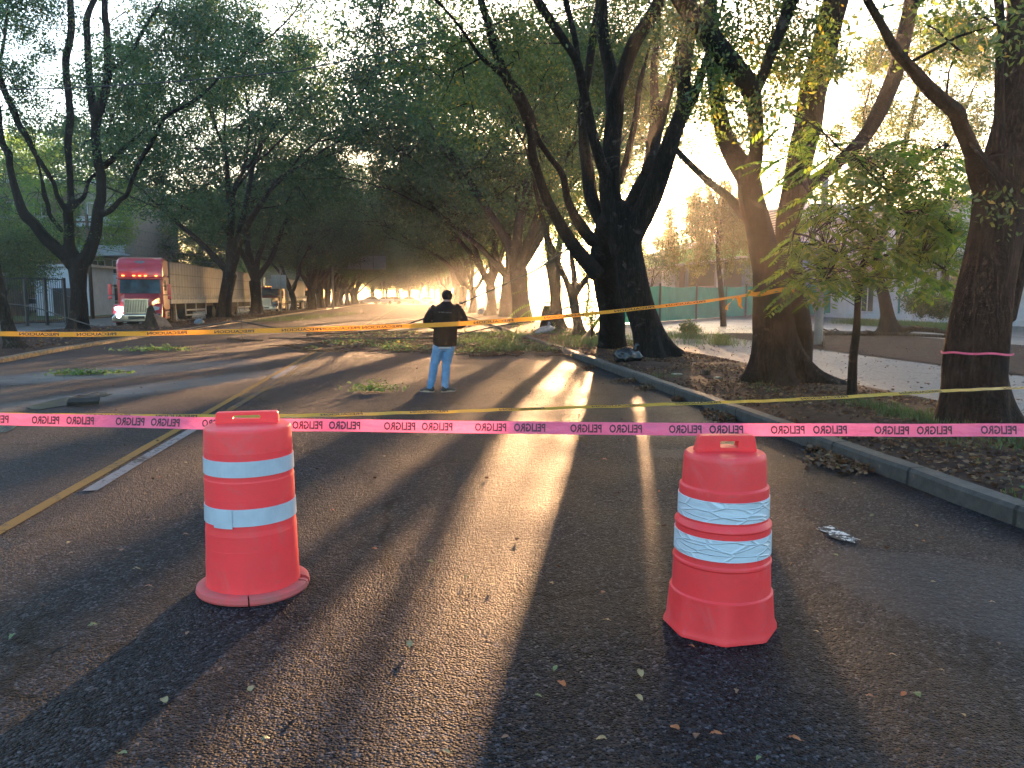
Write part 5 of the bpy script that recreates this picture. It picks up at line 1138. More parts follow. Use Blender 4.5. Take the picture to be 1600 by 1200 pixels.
bwin(33.6, 1438, 1466, 1.7, 3.4, 1, 'glass_dark'); bwin(33.6, 1470, 1500, 1.7, 3.4, 1); bwin(33.6, 1560, 1600, 1.5, 3.3, 2)
for a_, c_ in ((1276, 1296), (1302, 1322), (1330, 1352), (1360, 1385), (1395, 1420), (1430, 1460), (1470, 1500)): bwin(34.6, a_, c_, 5.2, 6.9, 1)
for yy in (36, 42, 48, 54, 60, 65.6): b = MB(); b.b2(32.75, 33.0, yy, yy + .25, 0, 3.95); LB(b, 'column', 'wall_white', B)
# green-fascia building
B = empty('green_building', (36, 84, 0), 'low building with a lime green fascia and pale roof behind the green net', 'building'); off = V((36, 84, 0)); GX = 30.0
b = MB(); b.b2(GX, 44, 67.5, 104, -.1, 5.4); LB(b, 'wall', 'wall_grey', B)
b = MB(); b.b2(GX - .6, GX + .4, 67.3, 98, 5.35, 6.9); LB(b, 'fascia', 'fascia_green', B)
b = MB(); b.b2(GX - .75, GX + .5, 67.1, 98.1, 5.25, 5.35); LB(b, 'fascia_edge', 'frame_white', B)
b = MB(); b.loft([[V((GX + .41, yy, 6.6)), V((GX + .41, yy, 6.95)), V((GX + 8, yy, 9.2)), V((GX + 8, yy, 8.7))] for yy in (67.4, 103.8)]); LB(b, 'roof', 'roof_metal', B)
b = MB()
for k in range(24): b.box((GX + 4.2, 68.5 + k * 1.5, 8.2), (7.8, .06, .1), ry=radians(-16.5))
LB(b, 'roof_ribs', 'wall_white', B)
def bpan(px0, px1, z0, z1, mat, name='wall_panel'):
    ya, yb = atx(px1, 450, GX).y, atx(px0, 450, GX).y; b = MB(); b.b2(GX - .06, GX - .003, ya, yb, z0, z1); LB(b, name, mat, B)
bpan(1034, 1055, 2.0, 5.1, 'wall_white'); bpan(1120, 1128, 1.6, 5.1, 'wall_white'); bpan(1062, 1070, 1.0, 5.1, 'wall_brown', 'door'); bpan(1076, 1116, 2.8, 5.0, 'glass_dark', 'window'); bpan(1132, 1158, 2.6, 5.0, 'glass_dark', 'window')
B = empty('blue_building', (34, 64, 0), 'tall blue and slatted white block seen beside the forked tree', 'building'); off = V((34, 64, 0))
b = MB(); b.b2(30.6, 40, 60.5, 67.0, -.1, 6.2); LB(b, 'wall', 'wall_blue', B)
b = MB(); b.b2(30.9, 39.6, 60.8, 66.8, 6.2, 9.3); lv = LB(b, 'louvre_screen', 'wall_white', B)
b = MB()
for k in range(14): b.b2(30.82, 30.9, 60.8, 66.8, 6.3 + k * .21, 6.36 + k * .21)
LB(b, 'louvre_slats', 'frame_dark', lv)
# green net fence
F0, F1, F2 = gp(1030, 503), gp(1133, 496), at(1196, 470, 60); F2.z = .2
N_ = empty('net_fence', F0, 'green shade-net fence on dark posts in front of the grey forecourt', 'fence')
pts = [gp(940, 508), F0, F0.lerp(F1, .5), F1, F1.lerp(F2, .5), F2, F2 + V((9, -1, 0))]
rg = []; tops = [2.1, 2.38, 2.42, 2.5, 2.45, 2.5, 2.5]
for i in range(len(pts) - 1):
    for k in range(8):
        t = k / 8; p = pts[i].lerp(pts[i + 1], t); h = tops[i] * (1 - t) + tops[i + 1] * t - .10 * sin(pi * t); w_ = .06 * sin(i * 3 + k * 1.7)
        rg.append([V((p.x, p.y + w_, p.z + .05)), V((p.x, p.y + w_ * .5 + .03, p.z + h * .5)), V((p.x, p.y, p.z + h))])
b = MB(); b.loft([[q - F0 for q in r] for r in rg], cap=False, closed=False); b.build('net', 'green_net', N_, smooth=True)
for i, p in enumerate(pts): b = MB(); b.b2(-.06, .06, -.12, -.02, 0, tops[i] + .15); o = b.build('post', 'frame_dark', N_); o.location = p - F0

# left side: apartment block, brown house, fence, poles
B = empty('apartment_block', (-42, 96, 0), 'brown and white balconied apartment block seen above the trailer', 'building'); off = V((-42, 96, 0))
b = MB(); b.b2(-50, -30, 88, 104, 0, 13.5); LB(b, 'wall', 'wall_tan', B)
b = MB(); b.b2(-37.6, -35.4, 87.0, 88, 0, 13.0); LB(b, 'stair_tower', 'wall_brown', B)
for zz in (3.0, 6.0, 9.0):
    for xa, xb in ((-43.5, -38.2), (-35.0, -30.4)):
        b = MB(); b.b2(xa, xb, 86.4, 87.995, zz, zz + .2); b.b2(xa, xb, 86.3, 86.4, zz, zz + 1.0); LB(b, 'balcony', 'wall_white', B)
for zz in (1.2, 4.1, 7.1, 10.1):
    for xa in (-48.5, -45.5, -42.5, -39.8, -34.5, -32.3):
        w_ = window(B, 88, xa, xa + 1.5, zz, zz + 1.5, -1, 'frame_white', 1, 'Y')
        for o in (w_, w_.children[0]): o.data.transform(Matrix.Translation(-off))
b = MB(); b.b2(-50.4, -29.6, 87.6, 104.4, 13.5, 13.9); LB(b, 'roof_slab', 'wall_white', B)
B = empty('red_roof_house', (-47, 78, 0), 'pale tall house with a red roof edge behind the big spreading tree', 'building'); off = V((-47, 78, 0))
b = MB(); b.b2(-52, -41.5, 74, 84, 0, 12.6); LB(b, 'wall', 'wall_white', B)
b = MB(); b.b2(-52.3, -41.2, 73.7, 84.3, 12.6, 13.4); LB(b, 'roof', 'terracotta', B)
for zz in (6.4, 9.8):
    for xa in (-50, -46.5, -43.8):
        w_ = window(B, 74, xa, xa + 1.6, zz, zz + 1.6, -1, 'frame_white', 1, 'Y')
        for o in (w_, w_.children[0]): o.data.transform(Matrix.Translation(-off))
B = empty('brown_house', (-40, 66, 0), 'low brown and cream house behind the black railing', 'building'); off = V((-40, 66, 0))
b = MB(); b.b2(-50, -33.5, 62, 72, 0, 3.4); LB(b, 'wall', 'wall_brown', B)
for xa, xb in ((-46.2, -45.9), (-41.5, -41.0), (-38.2, -37.8), (-35.4, -35.0)): b = MB(); b.b2(xa, xb, 61.9, 61.997, 0, 3.4); LB(b, 'pilaster', 'wall_tan', B)
for xa in (-48.5, -44.5, -40.2, -37.2):
    w_ = window(B, 62, xa, xa + 1.6, .9, 2.3, -1, 'frame_dark', 1, 'Y')
    for o in (w_, w_.children[0]): o.data.transform(Matrix.Translation(-off))
b = MB(); b.b2(-50.4, -33.1, 61.6, 72.4, 3.4, 3.6); LB(b, 'roof', 'roof_metal', B)
B = empty('gate_house', (-29.5, 72, 0), 'small pale gate building behind the wooden pole', 'building'); off = V((-29.5, 72, 0))
b = MB(); b.b2(-32, -27.5, 70, 75, 0, 4.2); LB(b, 'wall', 'wall_white', B); b = MB(); b.b2(-30.6, -28.4, 69.93, 69.997, 0, 2.4); LB(b, 'roller_door', 'frame_dark', B); b = MB(); b.b2(-32.3, -27.2, 69.7, 75.3, 4.2, 4.4); LB(b, 'roof', 'roof_metal', B)

A0, A1 = gp(-60, 513), gp(104, 507.5)
Fn = empty('railing_fence', A0, 'tall black railing fence standing at the far pavement on the left', 'fence'); d = A1 - A0; Ln = d.length; ang = atan2(d.y, d.x); Fn.rotation_euler = (0, 0, ang)
b = MB(); n = int(Ln / .13)
for k in range(n): b.box((k * .13 + .06, 0, 1.4), (.022, .022, 2.5))
b.build('pickets', 'frame_dark', Fn)
for z in (2.66, .18): b = MB(); b.b2(0, Ln, -.03, .03, z - .03, z + .03); b.build('rail', 'frame_dark', Fn)
for k in range(6): b = MB(); b.b2(-.07, .07, -.07, .07, 0, 2.75); o = b.build('post', 'frame_dark', Fn); o.location = (Ln * k / 5, 0, 0)

def pole(name, px, py, h, r, mat, label, cross=False, lean=0.0):
    p = gp(px, py); R = empty(name, p, label, 'pole'); b = MB(); b.tube([(0, 0, -.1), (lean * .5, 0, h * .5), (lean, 0, h)], [r, r * .9, r * .75], 12); b.build('shaft', mat, R, smooth=True)
    if cross:
        b = MB(); b.b2(-1.1 + lean, 1.1 + lean, -.06, .06, h - .6, h - .48); c_ = b.build('crossarm', mat, R)
        b = MB()
        for x in (-1, -.5, .5, 1): b.tube([(x + lean, 0, h - .48), (x + lean, 0, h - .32)], [.05, .03], 8)
        b.build('insulators', 'trailer_white', c_)
    return p
P1 = pole('utility_pole', 37, 490, 9.6, .17, 'pole_concrete', 'pale concrete utility pole behind the black railing at far left', True)
P2 = pole('utility_pole', 145, 498, 7.8, .15, 'pole_wood', 'brown wooden pole just right of the big spreading tree trunk', True)
P3 = gp(303, 489); P3 = V((-32, 92, 0)); R = empty('street_lamp', P3, 'slim grey lamp post rising behind the trailer roof', 'street lamp'); b = MB(); b.tube([(0, 0, 0), (0, 0, 8.6)], [.11, .07], 10); b.build('shaft', 'pole_concrete', R, smooth=True); b = MB(); b.tube([(0, 0, 8.5), (.9, -.2, 8.9), (1.6, -.3, 8.9)], .04, 8, sub=3); b.box((1.8, -.3, 8.88), (.6, .22, .1)); b.build('lamp_head', 'steel_grey', R)
pole('concrete_post', 1278, 541, 5.6, .14, 'pole_concrete', 'weathered grey concrete post behind the slender sapling')
# wires on the left
for i, (a, bb, sag) in enumerate([((-80, 285), (420, 392), .6), ((-80, 300), (420, 400), .8), ((-80, 318), (420, 408), .7), ((-80, 336), (420, 412), .9), ((-80, 352), (330, 420), .6), ((-60, 372), (120, 468), .3)]):
    p0, p1 = at(a[0], a[1], 52), at(bb[0], bb[1], 84 if i < 5 else 60); Q = []
    for k in range(17): t = k / 16; q = p0.lerp(p1, t); q.z -= sag * 4 * t * (1 - t); Q.append(q - p0)
    b = MB(); b.tube(Q, .022, 5); o = b.build('overhead_wire', 'steel_grey'); o.location = p0
    tag(o, 'one of the thin pale wires sloping down behind the big spreading tree', 'wire', 'overhead wires at the left')
p0 = at(-200, 140, 30); Q = [at(x, y, Y) - p0 for x, y, Y in ((-200, 140, 30), (100, 138, 29), (400, 117, 27.5), (500, 103, 27), (600, 82, 26.5), (700, 60, 26), (800, 37, 25.5), (900, 15, 25), (1000, -10, 24.5))]
b = MB(); b.tube(Q, .022, 6, sub=3); o = b.build('overhead_cable', 'cable_black'); o.location = p0; tag(o, 'single dark cable rising across the canopy from left to upper right', 'cable')

# ------------------------------------------------------------------ signs
p = gp(440, 489.5); R = empty('road_sign', p, 'grey two-panel road sign on a pale post at the left kerb', 'sign'); b = MB(); b.tube([(0, 0, 0), (0, 0, 4.4)], .07, 10); b.build('post', 'stone_pale', R); s_ = p.y / F
b = MB(); b.b2(-13.5 * s_, -5.5 * s_, -.06, -.02, 2.5, 3.9); b.build('panel', 'sign_grey', R, bevel=.01); b = MB(); b.b2(-5.2 * s_, 8.5 * s_, -.06, -.02, 2.5, 3.9); b.build('panel', 'sign_grey', R, bevel=.01)
p = at(545, 415, 112); R = empty('overhead_sign', (p.x - 2.3, 112, 0), 'blue-grey overhead gantry sign under the canopy at mid distance', 'sign')
b = MB(); b.tube([(0, 0, 0), (0, 0, 7.6)], [.16, .13], 12); b.tube([(0, 0, 7.3), (7.3, 0, 7.5)], [.1, .08], 10); b.tube([(0, 0, 5.7), (7.3, 0, 5.9)], .05, 8); b.build('gantry', 'steel_grey', R)
for xa, xb in ((2.2, 3.9), (4.0, 5.7), (5.8, 7.5)): b = MB(); b.b2(xa, xb, -.2, -.12, 5.6, 7.5); b.build('panel', 'sign_grey', R)

# ------------------------------------------------------------------ debris
def lumpy(name, c, size, mat, label, cat, seed, parts=()):
    b = MB(); n = 26; rg = []
    for i in range(n + 1):
        ph = pi * (i / n); r = []
        for k in range(36):
            a = 2 * pi * k / 36; q = V((sin(ph) * cos(a), sin(ph) * sin(a), -cos(ph))); s = 1 + .22 * mnoise.noise(q * 1.7 + V((seed, 0, 0))) + .09 * mnoise.noise(q * 5 + V((seed, 3, 0))); p_ = V((q.x * size[0] * s, q.y * size[1] * s, max(-.8, q.z) * size[2] * s)); r.append(p_)
        rg.append(r)
    b.loft(rg, cap=False); R = empty(name, (c.x, c.y, c.z + size[2] * .78), label, cat); b.build('sack', mat, R, smooth=True)
    b = MB(); b.tube([(size[0] * .5, 0, size[2] * .75), (size[0] * .6, .02, size[2] * 1.15), (size[0] * .75, .05, size[2] * 1.3)], [.05, .03, .07], 8, sub=2); b.tube([(-size[0] * .2, -size[1] * .9, -size[2] * .4), (-size[0] * .15, -size[1] * .4, size[2] * .95), (-size[0] * .1, size[1] * .5, size[2] * .85)], .014, 6, sub=3); b.build('knot', mat, R, smooth=True); return R
lumpy('rubbish_bag', gp(980, 567, .12), (.33, .24, .19), 'bag_black', 'shiny black rubbish bag lying beside the twin-trunked tree', 'bag', 1)
p = gp(851, 521, .12); R = lumpy('rubbish_bag', p, (.42, .22, .17), 'bag_grey', 'blue-grey sack lying on the grass below the palm', 'bag', 2); R.rotation_euler = (0, radians(-14), radians(20))
lumpy('rubbish_bag', gp(752, 492, .12), (.38, .3, .34), 'bag_grey', 'round grey sack at the foot of a median tree right of the man', 'bag', 3)
lumpy('rubbish_bag', gp(311, 507, .12), (.24, .2, .17), 'bag_grey', 'small grey sack on the left strip in front of the trailer', 'bag', 4)
def rock(c, size, mat, label, name='stone_block', cat='block', rz=0.2):
    b = MB(); b.box((0, 0, size[2] / 2 - .03), size); o = b.build(name, mat, bevel=min(size) * .18, bseg=2); o.location = c; o.rotation_euler = (0.04, .03, rz); tag(o, label, cat)
rock(gp(1026, 556, .13), (.62, .35, .26), 'stone_pale', 'pale squared stone half hidden behind the twin tree foot')
rock(gp(1103, 586, .13), (.13, .12, .13), 'dead_wood', 'dark stub of wood standing in the leaf litter', 'wood_stub', 'stub')
rock(gp(1058, 585, .13), (.2, .1, .05), 'stone_pale', 'flat grey stone chip lying on the strip near the stub', 'stone_chip', 'stone')
rock(gp(1122, 590, .13), (.1, .1, .05), 'stone_pale', 'small pale stone beside the dark stub', 'stone_chip', 'stone')
b = MB(); b.box((0, 0, .045), (.42, .2, .05)); o = b.build('loose_plank', 'tyre', bevel=.006); p = gp(131, 633); o.location = (p.x, p.y, .015); o.rotation_euler = (radians(12), 0, radians(14)); tag(o, 'dark flat plank lying by the puddle on the left', 'plank')
# leaf-bound stump / broken panel in front of the truck
p = gp(241, 515); R = empty('bark_slab', (p.x, p.y, .1), 'broken brown slab of trunk leaning in front of the red truck', 'debris'); b = MB()
b.loft([[V((-.75, 0, 0)), V((-.45, 0, 1.25)), V((-.1, .1, 1.5)), V((.1, .1, .9)), V((.9, .0, .5)), V((1.25, 0, 0))], [V((-.6, .5, 0)), V((-.4, .4, 1.1)), V((-.1, .4, 1.3)), V((.1, .4, .8)), V((.8, .45, .4)), V((1.1, .5, 0))]]); b.build('slab', 'dead_wood', R, bevel=.03)
b = MB(); b.loft([[V((.0, -.03, .95)), V((.9, -.04, .55)), V((1.3, -.06, .02)), V((.35, -.05, .05))], [V((.0, .0, .95)), V((.9, .0, .55)), V((1.3, .0, .02)), V((.35, .0, .05))]]); b.build('bark_face', 'brown_card', R); R.scale = (.68, .68, .78)

def stick(pts, r, label, mat='dead_wood', name='fallen_branch', cat='branch', group=None, twigs=0, seed=1, z0=.0):
    rg = random.Random(seed); P = []
    for (x, y, z) in pts: q = gp(x, y, z0); q.z = z0 + z; P.append(q)
    base = P[0].copy(); b = MB(); b.tube([p - base for p in P], [r * (1 - .6 * i / (len(P) - 1)) for i in range(len(P))], 8, sub=3, lobes=lambda t, a, p: 1 + .15 * sin(3 * a + t * 9))
    for _ in range(twigs):
        i = rg.randrange(len(P) - 1); q = P[i].lerp(P[i + 1], rg.random()) - base; L_ = rg.uniform(.3, .9); a = rg.uniform(0, 6.28)
        b.tube([q, q + V((cos(a) * L_ * .5, sin(a) * L_ * .5, rg.uniform(.02, .18))), q + V((cos(a) * L_, sin(a) * L_, rg.uniform(.0, .2)))], [r * .4, r * .28, r * .12], 5)
    o = b.build(name, mat, smooth=True); o.location = base; tag(o, label, cat, group); return o
stick([(733, 557, .03), (765, 557, .05), (790, 556, .05), (808, 558, .03)], .05, 'short thick dark branch lying on the road just right of the man', seed=2, twigs=3)
stick([(790, 548, .05), (850, 551, .08), (905, 553, .06), (960, 556, .16)], .045, 'long thin branch running from the debris to the right kerb', seed=3, twigs=6)
stick([(560, 534, .05), (640, 531, .1), (720, 533, .06), (800, 531, .05)], .05, 'long dark branch lying across the debris left of the man', seed=4, twigs=8)
stick([(357, 531, .03), (378, 533, .04), (411, 533, .02)], .07, 'brown plank-like branch by the upright stick on the left', seed=5)
stick([(379, 536, .0), (377, 520, .8), (373, 512, 1.15)], .02, 'thin upright stick propping the fallen cable on the left', seed=6)
stick([(480, 525, .03), (500, 523, .05), (530, 522, .03)], .06, 'small dark log near the centre line under the orange tape', seed=7)
stick([(1105, 563, .05), (1120, 567, .08), (1141, 566, .03)], .035, 'forked stick lying on the wet ground right of the twin tree', seed=8, z0=.05)
stick([(1262, 500, 1.9), (1275, 520, .9), (1289, 546, .0)], .12, 'leaning broken dark limb beside the concrete post', seed=9)
stick([(1262, 606, .1), (1290, 600, .14), (1302, 605, .06), (1330, 608, .03)], .03, 'curved dead root tip lying right of the forked tree', seed=10, twigs=2)
stick([(1215, 528, .1), (1290, 529, .2), (1350, 527, .15), (1400, 530, .2), (1480, 532, .15), (1560, 534, .1)], .11, 'long dark fallen limb on the dirt in front of the white building', seed=11, twigs=14)
stick([(1400, 522, .2), (1440, 525, .3), (1500, 529, .15)], .16, 'thick root-like log beside the root-flared tree', seed=12, twigs=4)
stick([(1560, 690, .12), (1600, 655, .14), (1660, 650, .12)], .012, 'thin black hose end behind the near trunk', 'cable_black', 'hose', 'hose', seed=13)
stick([(905, 545, .1), (925, 535, .5), (940, 525, .9)], .1, 'mossy slanted root stub left of the twin tree', seed=14)
def cable(pts, r, label):
    P = [at(x, y, Y) for x, y, Y in pts]; base = P[0].copy(); b = MB(); b.tube([p - base for p in P], r, 6, sub=5); o = b.build('fallen_cable', 'cable_black', smooth=True); o.location = base; tag(o, label, 'cable', 'fallen cables')
cable([(-60, 470, 36), (40, 478, 35), (100, 495, 33.5), (150, 510, 32), (210, 517.5, 31), (272, 517.5, 30), (320, 510, 29), (370, 502.5, 28), (410, 509, 28), (450, 515, 28), (500, 519, 28)], .025, 'black fallen cable lifted by a stick over the left kerb')
cable([(560, 519, 29), (612, 513, 29), (665, 497, 28), (705, 481, 27), (748, 462, 26), (795, 441, 25), (835, 423, 24), (868, 402, 23), (900, 380, 22)], .028, 'black cable slanting up from the road past the man to the twin tree')
cable([(420, 528, 26), (520, 529, 26), (620, 528.5, 26), (700, 525, 26), (770, 511, 26), (830, 500, 27), (905, 474, 28), (960, 455, 28)], .022, 'lower black cable crossing behind the man and rising to the right')

# leafy scraps and debris
def leafy(c, ext, n, mat, label, name='leafy_branch', cat='branch', lsz=.1, hgt=.12, seed=1, kind=None, group=None, sticks=3):
    nr = np.random.default_rng(seed); rg = random.Random(seed); t = nr.normal(size=(n, 3)) * np.array([ext[0] / 2.2, ext[1] / 2.2, hgt / 2]); t[:, 2] = np.abs(t[:, 2]) + .02
    R = empty(name, c, label, cat, group); mobj('leaves', quads_mesh('leaves', leaf_quads(t, lsz, nr, .5, .05, .3)), mat, R)
    b = MB()
    for k in range(sticks): a = rg.gauss(0, .5); b.tube([(-cos(a) * ext[0] * .5, -sin(a) * ext[1] * .5, .03), (0, rg.gauss(0, .05), .06), (cos(a) * ext[0] * .5, sin(a) * ext[1] * .5, .04)], [.012, .01, .004], 5)
    b.build('twig', 'dead_wood', R)
    return R
leafy(gp(243, 548), (1.2, .5), 260, 'leaf_fallen_green', 'green leafy branch lying by the left lane near the big spreading tree', seed=3, lsz=.12)
leafy(gp(106, 586), (.55, .22), 150, 'leaf_fallen_green', 'dull green leaf sprig at the left, beside a yellower one', seed=4, lsz=.08, hgt=.08)
leafy(gp(146, 585), (.6, .2), 190, 'leaf_fallen_green', 'sunlit yellow-green leaf sprig on the wet left lane', seed=5, lsz=.08, hgt=.09)
leafy(gp(194, 584), (.3, .1), 40, 'leaf_bright', 'tiny yellow leaf scrap right of the sunlit sprig', seed=6, lsz=.07, hgt=.04, sticks=1)
leafy(gp(590, 612), (.5, .22), 240, 'leaf_fallen_green', 'green leafy twig lying on the road left of the man', seed=7, lsz=.07, hgt=.16)
b = MB(); Rl = bpy.data.objects[-1] if False else None
def scatter_poly(quad_px, n, seed, z=0.0, fz=None):
    nr = np.random.default_rng(seed); P = [gp(x, y, z) for x, y in quad_px]; A, B_, C_, D_ = [np.array(p) for p in P]
    u = nr.random(n)[:, None]; v = nr.random(n)[:, None]; t = (A * (1 - u) + B_ * u) * (1 - v) + (D_ * (1 - u) + C_ * u) * v; return t
nr = np.random.default_rng(55)
t1 = scatter_poly([(470, 546), (905, 560), (915, 524), (560, 520)], 15000, 1); dens = np.array([mnoise.noise(V((p[0] * .5, p[1] * .35, 1))) for p in t1]); t1 = t1[dens > -.02 ]
h_ = len(t1) // 2; t1[:, 2] = .02 + np.abs(nr.normal(size=len(t1))) * .04
o = mobj('dry_leaf_debris', quads_mesh('dry_leaf_debris', leaf_quads(t1[h_:], .11, nr, .45, .1, .6)), 'leaf_litter'); tag(o, 'dry brown leaves mixed among the green debris behind the man', 'debris', kind='stuff')
o = mobj('branch_debris', quads_mesh('branch_debris', leaf_quads(t1[:h_], .12, nr, .45, .1, .6)), 'leaf_dark'); tag(o, 'carpet of stripped leaves and twigs across the road behind the man', 'debris', kind='stuff')
t2 = scatter_poly([(700, 548), (960, 548), (960, 520), (690, 522)], 9000, 2, .1); dens = np.array([mnoise.noise(V((p[0] * .6, p[1] * .4, 4))) for p in t2]); t2 = t2[dens > .06]; t2[:, 2] = .1 + np.abs(nr.normal(size=len(t2))) * .08
o = mobj('ground_cover', quads_mesh('ground_cover', leaf_quads(t2, .15, nr, .22, -1.0)), 'grass'); tag(o, 'low green weeds on the median end', 'weeds', kind='stuff')
b = MB(); rg = random.Random(8)
for k in range(420):
    p = scatter_poly([(440, 548), (930, 560), (915, 522), (520, 518)], 1, 300 + k)[0]; a = rg.uniform(-.6, .6) + (pi if rg.random() < .5 else 0); l = rg.uniform(.3, 1.4); q = V(p); h = rg.uniform(.01, .1)
    b.tube([q + V((0, 0, .02)), q + V((cos(a) * l * .5, sin(a) * l * .5, h)), q + V((cos(a) * l, sin(a) * l, h * .5))], [.018, .013, .006], 5)
o = b.build('twig_litter', 'dead_wood'); tag(o, 'scattered dark twigs across the road behind the man', 'twigs', kind='stuff')
# grass tufts
def tufts(pxs, n, h, seed, spread=.25, z=.12, mat='grass'):
    nr = np.random.default_rng(seed); Q = []
    for (x, y, m_) in pxs:
        c = np.array(gp(x, y, z)); k = int(n * m_); P = c + nr.normal(size=(k, 3)) * np.array([spread, spread, 0]); hh = h * nr.uniform(.4, 1.2, size=(k, 1)); d = nr.normal(size=(k, 3)) * .3; d[:, 2] = 1; s = nr.normal(size=(k, 3)); s[:, 2] = 0; s /= np.linalg.norm(s, axis=1)[:, None]
        w_ = .006 + .01 * h; Q.append(np.stack([P - s * w_, P + s * w_, P + d * hh + s * w_ * .3, P + d * hh * .98 - s * w_ * .3], axis=1))
    return quads_mesh('grass', np.concatenate(Q))
gt = [(1345 + 20 * k, 632 + 5 * k + 3 * sin(k * 3), 1.0) for k in range(8)] + [(1560, 690, .7), (1580, 705, .7), (1500, 700, .5), (1595, 700, 1), (1510, 690, .3), (1590, 775, .15), (1040, 590, .3), (1180, 603, .4), (1195, 612, .3), (1460, 660, .6), (1420, 655, .6)]
o = mobj('grass', tufts(gt, 150, .09, 3, .16), 'grass'); tag(o, 'sparse grass along the back edge of the median soil', 'grass', kind='stuff')
gt = [(420 + 13 * k + (k * 37 % 11), 502 - 1.4 * k * .9, 1) for k in range(10)] + [(1060 + 14 * k, 527 + (k * 5 % 3), 1) for k in range(3)] + [(1120, 538, 1), (930, 538, 2), (915, 542, 1), (1010, 528, 1)]
o = mobj('grass', tufts(gt, 260, .25, 4, .7), 'grass'); tag(o, 'clumps of grass on the far strips', 'grass', kind='stuff')
gb = []
for k in range(26): gb.append((1335 + k * 7, 503 + k * .45 + 2, 1))
o = mobj('grass', tufts(gb, 300, .3, 5, .8, .05), 'grass'); tag(o, 'bright grass verge along the foot of the white building', 'grass', kind='stuff')

# leaf litter
def litter(name, label, P, lsz, seed, mat='leaf_litter', zc=.0, flat=.85):
    nr = np.random.default_rng(seed); Q = leaf_quads(P, lsz, nr, .6, 0.0, flat); Q[:, 0, 2] += lsz * .12; Q[:, 2, 2] += lsz * .15
    o = mobj(name, quads_mesh(name, Q), mat); tag(o, label, 'leaves', kind='stuff')
nr = np.random.default_rng(77); n = 26000
P = np.stack([nr.uniform(4.3, 7.4, n), nr.uniform(3, 30, n) ** 1.0, np.zeros(n)], 1); dn = np.array([mnoise.noise(V((p[0] * .9, p[1] * .7, 2))) for p in P]); P = P[dn > nr.normal(size=n) * .25 - .12]
P[:, 2] = [undul(p[0], p[1], (p[0] - 4.34) / 3.11) + .008 for p in P]; litter('leaf_litter', 'brown leaf litter covering the median soil', P, .055, 1)
P = np.stack([nr.uniform(-16.4, -10.8, 7000), nr.uniform(14, 90, 7000), np.zeros(7000)], 1); P = P[[p[0] < LK(p[1]) - .2 for p in P]]; P[:, 2] = .16; litter('leaf_litter', 'brown leaf litter on the left strip', P, .1, 2)
piles = [(1300, 722, 34, 13, 420), (1345, 735, 20, 8, 200), (1135, 655, 20, 7, 260), (1108, 648, 12, 4, 90), (1060, 625, 10, 3.5, 110), (1010, 608, 14, 4.5, 170), (975, 597, 20, 3.5, 160), (920, 576, 14, 3, 120), (1270, 705, 14, 5, 60), (1180, 672, 10, 4, 60)]
L_ = []
for (x, y, rx, ry, k) in piles:
    a = nr.normal(size=(k, 2)); 
    for i in range(k):
        q = gp(x + a[i, 0] * rx * .55, y + a[i, 1] * ry * .5); q.x = min(q.x, 4.12); L_.append((q.x, q.y, .012 + abs(nr.normal()) * .02))
litter('leaf_litter', 'drifts of brown and orange leaves in the gutter of the right kerb', np.array(L_), .06, 3, flat=.7)
P = np.stack([nr.uniform(-9.5, 4.1, 2600), nr.uniform(4, 60, 2600) , np.full(2600, .012)], 1); litter('road_litter', 'specks of leaf and bark strewn over the road', P, .035, 4)
P = np.stack([nr.uniform(7.5, 20, 2500), nr.uniform(8, 40, 2500), np.full(2500, .06)], 1); litter('road_litter', 'specks of leaf and bark over the service road', P, .06, 5)

# single leaves on the near asphalt
kinds = {}
def leaf_mesh(kd, seed):
    r = random.Random(seed); b = MB(); n = 9; L0 = 1.0; rows = []
    for i in range(n + 1):
        t = i / n; w_ = .27 * sin(pi * t ** .8) + .002; z = .10 * sin(pi * t) + r.uniform(-.03, .03) + .1 * t * r.random(); cu = r.uniform(.0, .2)
        rows.append([V((t - .5, -w_, z + cu * w_ * 1.6)), V((t - .5, 0, z)), V((t - .5, w_, z + cu * w_ * 1.3))])
    b.loft(rows, cap=False, closed=False); b.tube([(-.5, 0, .02), (-.68, .04, .03)], .012, 5); me = b.mesh('fallen_leaf'); me.polygons.foreach_set('use_smooth', [True] * len(me.polygons)); return me
for kd, c1, c2 in (('green', (.06, .1, .03), (.11, .14, .05)), ('brown', (.2, .09, .04), (.1, .05, .03)), ('orange', (.32, .10, .025), (.2, .06, .02)), ('pale', (.26, .2, .09), (.18, .12, .05))):
    pm('fallen_leaf_' + kd, c1, c2, .6, scale=4)
    kinds[kd] = [leaf_mesh(kd, i) for i in range(3)]
    for me in kinds[kd]: me.materials.append(M['fallen_leaf_' + kd])
